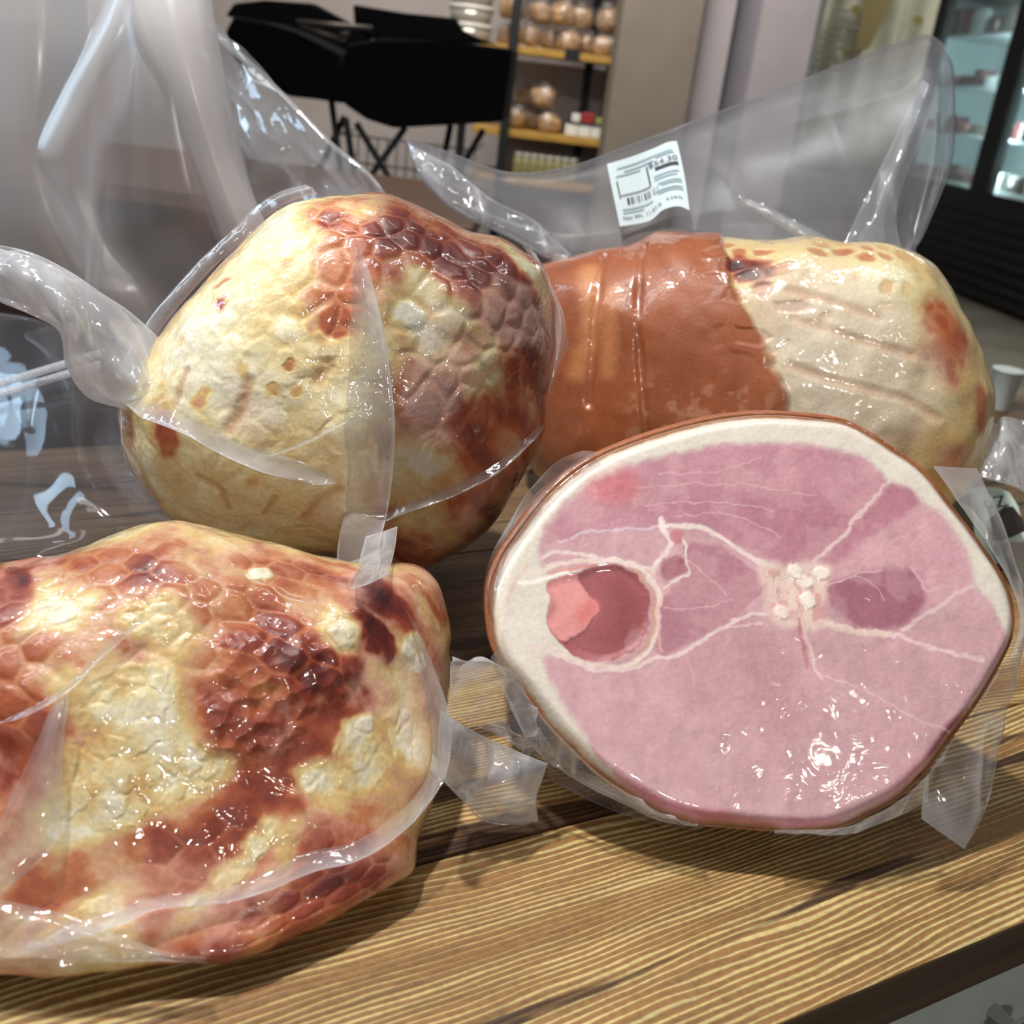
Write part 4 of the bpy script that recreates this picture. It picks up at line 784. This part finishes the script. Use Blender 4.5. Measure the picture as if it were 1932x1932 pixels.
sheet('bag_film', [[(330, -10, 1.0), (380, 30, .94), (413, 74, .91)], [(340, 140, 1.02), (440, 150, .94), (520, 163, .90)], [(360, 270, 1.03), (490, 270, .93), (616, 258, .89)], [(430, 390, 1.02), (580, 380, .92), (728, 368, .88)], [(520, 600, .93), (640, 600, .90), (770, 560, .91)], [(560, 800, -.01), (660, 800, -.01), (780, 800, -.01)]],
      tailb, FILM, 180, 120, .08, .34, .008, 26, 5, .010, .22, edge_w=.05, angle=.75)
leftb = thing('plastic_bag', 'crumpled clear bag with ribbed seal lying at the left edge behind the lowest ham', 'plastic bag', tuple(on_z(100, 1250, CT)))
sheet('bag_film', [[(-80, 585, .80), (50, 598, .80), (150, 640, .80), (250, 700, .81)], [(-80, 690, .78), (50, 680, .77), (170, 690, .78), (270, 770, .79)], [(-80, 830, .73), (60, 835, .73), (150, 820, .71), (290, 870, .75)], [(-80, 950, .69), (60, 950, .69), (170, 930, .67), (340, 965, .715)], [(-80, 1020, .66), (80, 1020, .66), (230, 1010, .66), (420, 1010, .69)], [(-80, 1060, -.012), (80, 1060, -.012), (240, 1050, -.012), (400, 1040, -.012)]],
      leftb, FILM_DIM, 150, 110, .10, .35, .008, 9, 9, .006, .2, edge_w=.03, angle=.2)
bm = bmesh.new()
for k in range(2):
    for j in range(46):
        x = -40 + j * 5.0; y = 748 - k * 20 - (x + 40) * .30
        a_, b_ = at(x, y, .745), at(x + 7, y + 13, .745); add_tube(bm, a_, b_, .0009, 5)
sealm = film_mat('seal_film', rough=.15, body=(.85, .88, .92)); so = bm_obj('ribbed_seal', bm, sealm, leftb, True); set_milk(so.data, .5)
# stacked ham
TB = top_ham
sheet('bag_tail', [[(-50, 452, .55), (-50, 500, .545), (-50, 548, .55)], [(60, 478, .555), (60, 530, .545), (50, 590, .555)], [(130, 512, .56), (118, 570, .54), (113, 626, .555)], [(190, 552, .565), (150, 640, .55), (126, 692, .56)], [(250, 592, .575), (200, 680, .56), (165, 750, .57)], [(305, 645, .59), (255, 715, .565), (232, 772, .575)], [(345, 700, .595), (310, 750, .57), (305, 800, .575)]],
      TB, FILM_FOLD, 120, 70, .34, .58, .006, 42, 17, .004, .45, edge_w=.08, angle=.5)
ribbon('bag_fold', hb, [(225, 748), (300, 776), (360, 806), (420, 838), (500, 872), (570, 890), (640, 912)], [46, 46, 34, 38, 40, 40, 26], .004, TB)
ribbon('bag_fold', hb, [(700, 990), (760, 960), (850, 925), (930, 885), (1000, 828), (1030, 796)], [10, 20, 26, 24, 14, 5], .003, TB, .38)
ribbon('bag_fold', hb, [(500, 862), (560, 842), (620, 812), (660, 790)], [3, 7, 7, 3], .002, TB, .4, .5, 60)
def fin(name, h, left, right, lifts, parent, milk=.26, edge=.6, seed=5, crease=.003, lab=None):
    l = catmull(np.array(left, float), 26); r = catmull(np.array(right, float), 26); D = np.array([min(h.depth(*((a + b) / 2)), hc.depth(*((a + b) / 2)) - .013 if (h is hb and (a + b)[1] / 2 > 1058) else 9) for a, b in zip(l, r)]); D = np.convolve(np.pad(D, 3, 'edge'), np.ones(7) / 7, 'valid'); rows = []
    for i in range(26): rows.append([at(*(l[i] * (1 - k) + r[i] * k), D[i] - (lifts[0] + (lifts[1] - lifts[0]) * k + (.006 * math.sin(k * PI)))) for k in (0, .33, .66, 1)])
    return sheet(name, rows, parent, FILM_FOLD, 130, 26, milk * .8, edge, crease, 34, seed, 0, .45, lab, .07, raw=True, prof=lambda U, V: np.clip(np.minimum(U, 1 - U) * 14, .2, 1) * (.45 + .55 * V))
fin('bag_fin', hb, [(668, 460), (664, 520), (660, 620), (655, 720), (648, 800), (656, 880), (650, 960), (636, 1040), (640, 1085), (664, 1114)], [(676, 462), (702, 530), (724, 620), (738, 720), (745, 800), (742, 880), (732, 960), (716, 1030), (718, 1060), (700, 1100)], (.002, .016), TB, .40, .80)
sheet('bag_corner', [[(690, 1012, .53), (720, 1004, .525), (750, 993, .53)], [(680, 1050, .51), (715, 1045, .505), (745, 1035, .51)], [(664, 1112, hc.depth(664, 1112) - .013), (700, 1100, hc.depth(700, 1100) - .016), (733, 1084, hc.depth(733, 1084) - .014)]], TB, FILM_FOLD, 40, 30, .34, .6, .002, 50, 8, 0, .3, edge_w=.1)
sil = [(238, 730), (270, 672), (305, 618), (350, 563), (405, 503), (455, 458), (501, 411), (550, 380), (600, 366)]
sheet('bag_margin', [[(x, y, .635), (x - 10, y - 9, .633), (x - 22 + .01 * k, y - 18, .635)] for k, (x, y) in enumerate(sil)], TB, FILM_FOLD, 90, 12, .22, .4, .001, 40, 4, 0, .2, edge_w=.12)
sheet('bag_margin', [[(985, 462, .63), (1000, 470, .625), (1012, 480, .63)], [(1030, 530, .63), (1042, 550, .62), (1050, 560, .63)], [(1040, 600, .63), (1058, 615, .62), (1072, 640, .63)], [(1036, 690, .63), (1046, 695, .62), (1056, 690, .63)], [(1030, 740, .63), (1033, 745, .62), (1036, 740, .63)]], TB, FILM_FOLD, 60, 20, .24, .5, .002, 40, 14, 0, .3, edge_w=.15)
# lowest ham
ribbon('bag_fold', hc, [(-40, 1820), (60, 1786), (150, 1752), (230, 1728), (290, 1704), (360, 1697), (420, 1692), (512, 1660), (582, 1627), (675, 1605), (745, 1560), (790, 1518), (824, 1462), (834, 1400), (828, 1340), (812, 1286), (790, 1210), (764, 1150)], [22, 28, 34, 30, 26, 24, 26, 36, 40, 36, 34, 30, 32, 36, 36, 30, 24, 12], .006, front_ham, .44, .66, 220)
ribbon('bag_fold', hc, [(-10, 1368), (60, 1340), (125, 1300), (180, 1250), (240, 1190), (285, 1165)], [6, 12, 14, 14, 12, 4], .004, front_ham, .28, .5)
fin('bag_fold', hc, [(112, 1306), (60, 1420), (10, 1530), (-30, 1620), (-40, 1690)], [(128, 1312), (118, 1430), (112, 1550), (90, 1610), (-10, 1695)], (.004, .008), front_ham, .26, .45, 9, .0015)
fin('bag_fold', hc, [(-40, 1690), (90, 1716), (180, 1745), (290, 1788), (385, 1808)], [(-40, 1812), (100, 1812), (200, 1815), (300, 1815), (392, 1816)], (.005, .003), front_ham, .22, .5, 19, .0015)
sheet('bag_flap', [[(832, 1340, -.085), (830, 1400, -.07), (827, 1465, -.05)], [(900, 1383, -.055), (870, 1440, -.05), (876, 1514, -.018)], [(960, 1410, -.045), (920, 1470, -.04), (915, 1543, -.008)], [(1000, 1427, -.042), (965, 1490, -.035), (962, 1552, -.006)], [(1034, 1440, -.04), (1014, 1500, -.022), (1016, 1549, -.006)]], front_ham, FILM, 90, 70, .20, .45, .004, 46, 21, .003, .4, edge_w=.10, angle=-.6)
# sliced ham's loose margin
TC = cut_ham
def fd(x, y): P = on_plane(x, y, fp0, fn); return (P - CAM) @ FW
def margin(inner, outer, milk=.18, edge=.45, seed=2, crease=.004, back=.012, nu=90, nv=26, **k):
    a = catmull(np.array(inner, float), 16); b = catmull(np.array(outer, float), 16)
    def D(p, o): return min(fd(*p) + o, ((on_z(*p, CT + .003) - CAM) @ FW))
    rows = [[(*(p * (1 - s) + q * s), D(p * (1 - s) + q * s, back * s - .003)) for s in (0, .5, 1)] for p, q in zip(a, b)]
    return sheet('bag_margin', rows, TC, FILM, nu, nv, milk, edge, crease * .7, 55, seed, 0, .45, edge_w=.12, **k)
margin([(940, 1225), (985, 1299), (1033, 1364), (1087, 1420), (1140, 1468), (1199, 1505), (1252, 1537), (1317, 1556)], [(924, 1240), (962, 1335), (1005, 1410), (1060, 1455), (1120, 1492), (1185, 1522), (1245, 1550), (1317, 1562)], seed=31)
margin([(1760, 880), (1825, 975), (1880, 1055), (1918, 1140), (1912, 1215), (1858, 1316), (1795, 1401), (1752, 1462), (1740, 1545)], [(1842, 884), (1876, 960), (1908, 1050), (1928, 1150), (1932, 1225), (1906, 1310), (1880, 1430), (1862, 1520), (1818, 1602)], .10, .42, 33, .008)
margin([(1752, 1460), (1701, 1508), (1637, 1543), (1584, 1562), (1461, 1566)], [(1752, 1512), (1712, 1532), (1650, 1558), (1590, 1574), (1461, 1574)], .2, .45, 35, .002)
margin([(1130, 853), (1076, 888), (1023, 942), (985, 990), (948, 1043), (927, 1091), (922, 1140)], [(1100, 850), (1050, 872), (996, 928), (960, 985), (930, 1040), (914, 1095), (910, 1150)], .10, .3, 37, .002, .03)
sheet('bag_flap', [[(852, 1250, -.10), (850, 1300, -.08), (848, 1345, -.06)], [(930, 1252, -.09), (915, 1300, -.07), (900, 1370, -.045)], [(985, 1285, -.08), (965, 1330, -.06), (955, 1400, -.035)], [(1012, 1370, -.06), (1000, 1395, -.05), (990, 1425, -.03)], [(1080, 1450, -.03), (1050, 1450, -.03), (1010, 1432, -.02)]], TC, FILM, 100, 80, .14, .32, .008, 55, 41, 0, .5, edge_w=.06, angle=-.8)
sheet('bag_flap', [[(1030, 1436, -.03), (1032, 1452, -.02), (1030, 1470, -.004)], [(1130, 1468, -.025), (1120, 1490, -.015), (1110, 1510, -.004)], [(1230, 1525, -.015), (1220, 1540, -.01), (1210, 1548, -.003)], [(1330, 1560, -.008), (1320, 1564, -.005), (1310, 1566, -.003)]], TC, FILM, 60, 30, .14, .4, .002, 26, 43, 0, .3, edge_w=.1)
# rear ham's wide tail with the price label
TR = rear_ham
cols = [[(765, 262), (776, 290), (787, 318)], [(850, 290), (848, 340), (852, 392)], [(950, 325), (955, 385), (962, 447)], [(1060, 320), (1060, 400), (1068, 500)], [(1180, 278), (1180, 380), (1190, 500)], [(1300, 232), (1310, 340), (1320, 480)], [(1420, 188), (1440, 310), (1450, 480)],
        [(1560, 132), (1570, 300), (1570, 490)], [(1680, 86), (1690, 270), (1690, 500)], [(1748, 66), (1752, 250), (1712, 490)], [(1786, 104), (1782, 260), (1722, 480)], [(1795, 190), (1782, 330), (1726, 474)]]
sheet('bag_tail', [[(*c[0], .90), (*c[1], .865), (*c[2], .84)] for c in cols], TR, FILM_SOFT, 190, 90, .20, .42, .006, 7, 25, .010, .12, edge_w=.035, angle=.25)
sheet('bag_fold', [[(768, 268, .86), (795, 285, .855), (850, 310, .86)], [(800, 345, .855), (850, 360, .85), (920, 370, .855)], [(870, 400, .85), (920, 410, .845), (1000, 410, .85)], [(960, 447, .845), (1000, 450, .84), (1050, 455, .845)], [(1040, 490, .84), (1060, 490, .838), (1078, 480, .84)]], TR, FILM_FOLD, 80, 50, .22, .5, .006, 40, 27, 0, .4, edge_w=.1)
sheet('bag_fold', [[(1742, 150, .87), (1752, 160, .86), (1762, 170, .87)], [(1700, 235, .86), (1722, 245, .85), (1745, 250, .86)], [(1655, 330, .855), (1680, 340, .845), (1708, 335, .855)], [(1620, 400, .85), (1650, 420, .84), (1690, 410, .85)], [(1590, 470, .845), (1640, 475, .838), (1700, 470, .845)]], TR, FILM_FOLD, 80, 30, .26, .5, .006, 22, 29, 0, .35, edge_w=.12)
sheet('bag_fold', [[(1396, 366, .845), (1392, 376, .843), (1390, 384, .845)], [(1450, 388, .842), (1444, 400, .838), (1440, 410, .842)], [(1520, 424, .84), (1514, 438, .836), (1508, 450, .84)], [(1605, 468, .838), (1598, 476, .836), (1590, 482, .838)]], TR, FILM_FOLD, 60, 20, .34, .3, .002, 40, 71, 0, .3, edge_w=.1, prof=lambda U, V: np.clip(np.minimum(V, 1 - V) * 4, 0, 1) * np.clip(np.minimum(U, 1 - U) * 6, 0, 1))
sheet('bag_tail', [[(1850, 790, .80), (1846, 850, .78), (1840, 900, .77)], [(1880, 800, .80), (1878, 850, .77), (1870, 905, .76)], [(1895, 786, .79), (1900, 850, .77), (1905, 915, .76)], [(1930, 800, .80), (1935, 860, .78), (1945, 930, .77)], [(1975, 850, .81), (1980, 890, .80), (1985, 930, .79)]], TR, FILM_FOLD, 90, 70, .22, .5, .007, 45, 51, .004, .45, edge_w=.08)
# label
LT = np.array([(1145, 309.5), (1190, 296), (1235, 279), (1260, 268), (1277, 266)]); LB = np.array([(1169.5, 427.5), (1224, 417), (1251, 396), (1280, 389), (1301, 397)])
def even(p):
    p = catmull(p, 200); d = np.r_[0, np.cumsum(np.linalg.norm(np.diff(p, axis=0), axis=1))]; d /= d[-1]; k = np.linspace(0, 1, 60); return np.stack([np.interp(k, d, p[:, i]) for i in (0, 1)], 1)
LTc, LBc = even(LT), even(LB)
def lab_pt(s, t, lift=0):
    s = np.asarray(s, float); t = np.asarray(t, float); k = np.linspace(0, 1, 60)
    tp = np.stack([np.interp(s, k, LTc[:, i]) for i in (0, 1)], -1); bt = np.stack([np.interp(s, k, LBc[:, i]) for i in (0, 1)], -1)
    p = tp * (1 - t)[..., None] + bt * t[..., None]; p[..., 0] += 7 * np.sin(t * PI) * s * .35
    return at(p[..., 0], p[..., 1], .832 + .004 * np.sin(s * 5) * t - lift)
def lab_quad(bm, s0, s1, t0, t1, lift=.0006, n=6, skew=0):
    vs = [[bm.verts.new(lab_pt(s0 + (s1 - s0) * i / n, t0 + (t1 - t0) * j + skew * i / n, lift)) for j in (0, 1)] for i in range(n + 1)]
    for i in range(n): bm.faces.new((vs[i][0], vs[i + 1][0], vs[i + 1][1], vs[i][1]))
PAPER = mat('label_paper', lin(214, 232, 238), .45); INK = mat('ink', lin(44, 52, 66), .6); INKG = mat('pale_ink', lin(168, 192, 200), .6)
bm = bmesh.new(); nn_ = 30; vs = [[bm.verts.new(lab_pt(i / nn_, j / 12)) for j in range(13)] for i in range(nn_ + 1)]
for i in range(nn_):
    for j in range(12): bm.faces.new((vs[i][j], vs[i + 1][j], vs[i + 1][j + 1], vs[i][j + 1]))
lab = bm_obj('price_label', bm, PAPER, TR, True); tag(lab, 'white price label reading 54.30')
def text_tris(s):
    c = bpy.data.curves.new('lettering', 'FONT'); c.body = s; c.size = 1; c.resolution_u = 3; o = bpy.data.objects.new('lettering', c); C.objects.link(o)
    bpy.context.view_layer.update(); e = o.evaluated_get(bpy.context.evaluated_depsgraph_get()); me = e.to_mesh(); v = np.array([x.co[:2] for x in me.vertices]); f = [list(p.vertices) for p in me.polygons]
    e.to_mesh_clear(); bpy.data.objects.remove(o); bpy.data.curves.remove(c); return v, f
def text_on(bm, s, s0, s1, t0, t1, fn_):
    v, f = text_tris(s); lo, hi = v.min(0), v.max(0); q = (v - lo) / (hi - lo); vs = [bm.verts.new(fn_(s0 + (s1 - s0) * a, t1 + (t0 - t1) * b)) for a, b in q]
    for p in f:
        try: bm.faces.new([vs[i] for i in p])
        except ValueError: pass
lf = lambda a, b: lab_pt(a, b, .0007)
bm = bmesh.new(); text_on(bm, '$54.30', .54, .95, .20, .285, lf); text_on(bm, 'Net Wt. 11.83 lb', .07, .62, .855, .91, lf); text_on(bm, '4.59/lb', .69, .92, .83, .87, lf)
lab_quad(bm, .62, .95, .30, .345)
for a, b in ((.03, .05), (.52, .545)): pass
lab_quad(bm, .075, .092, .30, .57); lab_quad(bm, .50, .522, .225, .52); lab_quad(bm, .10, .51, .525, .54, skew=0)
for s0, wd in ((.165, .03), (.215, .02), (.245, .012), (.29, .008), (.315, .016), (.36, .008), (.40, .022), (.44, .012), (.465, .016), (.53, .010), (.56, .006), (.60, .008)): lab_quad(bm, s0, s0 + wd, .585, .685, n=1)
bm_obj('printing', bm, INK, lab)
bm = bmesh.new()
for s0, s1, t in [(.12, .9, .10), (.20, .62, .165), (.66, .92, .135), (.08, .42, .215), (.58, .94, .42), (.58, .90, .47), (.62, .95, .55), (.66, .95, .585), (.55, .95, .66), (.60, .95, .70), (.08, .50, .74), (.08, .36, .79)]: lab_quad(bm, s0, s1, t, t + .022)
bm_obj('pale_printing', bm, INKG, lab)
# small things at the right behind the sliced ham
CARD = mat('carton_white', lin(205, 226, 216), .6); DARKB = mat('box_dark', lin(52, 44, 46), .5); GREYC = mat('card_grey', lin(150, 146, 140), .7)
def flat_item(name, pts, t, thick, m, label, cat):
    P = [Vector(at(x, y, t)) for x, y in pts]; root = thing(name, label, cat, tuple(P[0])); return root, prism('board', P, Vector(FW) * thick, m, root, .0008)
r_, _ = flat_item('white_carton', [(1830, 930), (1850, 921), (1870, 919), (1890, 922), (1906, 930), (1922, 955), (1936, 1010), (1925, 1060), (1870, 1080), (1840, 1020)], .86, .05, CARD, 'small white rounded carton with a black letter behind the sliced ham', 'carton')
bm = bmesh.new(); 
def lt_(a, b): return at(1872 + a * 22 + b * 10, 938 + b * 20 - a * 4, .858)
text_on(bm, 'Z', 0, 1, 0, 1, lt_); text_on(bm, 'O', -.9, -.2, .15, .95, lt_); bm_obj('lettering', bm, INK, r_)
flat_item('dark_box', [(1876, 984), (1912, 955), (1930, 980), (1940, 1000), (1890, 1022)], .845, .05, DARKB, 'small dark brown box leaning against the white carton', 'box')
flat_item('grey_card', [(1898, 1045), (1902, 1022), (1960, 1024), (1960, 1110), (1935, 1110)], .835, .004, GREYC, 'pale grey card standing under the dark brown box', 'card')
p_ = on_z(1882, 770, CT); lathe_o = lathe('paper_cup', [(.014, 0), (.0145, .001), (.019, .05), (.0205, .051), (.0205, .053), (.018, .053)], mat('cup_white', lin(190, 200, 196), .5), None, n=28); lathe_o.location = (p_[0] + .0, p_[1], CT); tag(lathe_o, 'small pale paper cup at the back edge of the counter, right of the rear ham', 'cup')
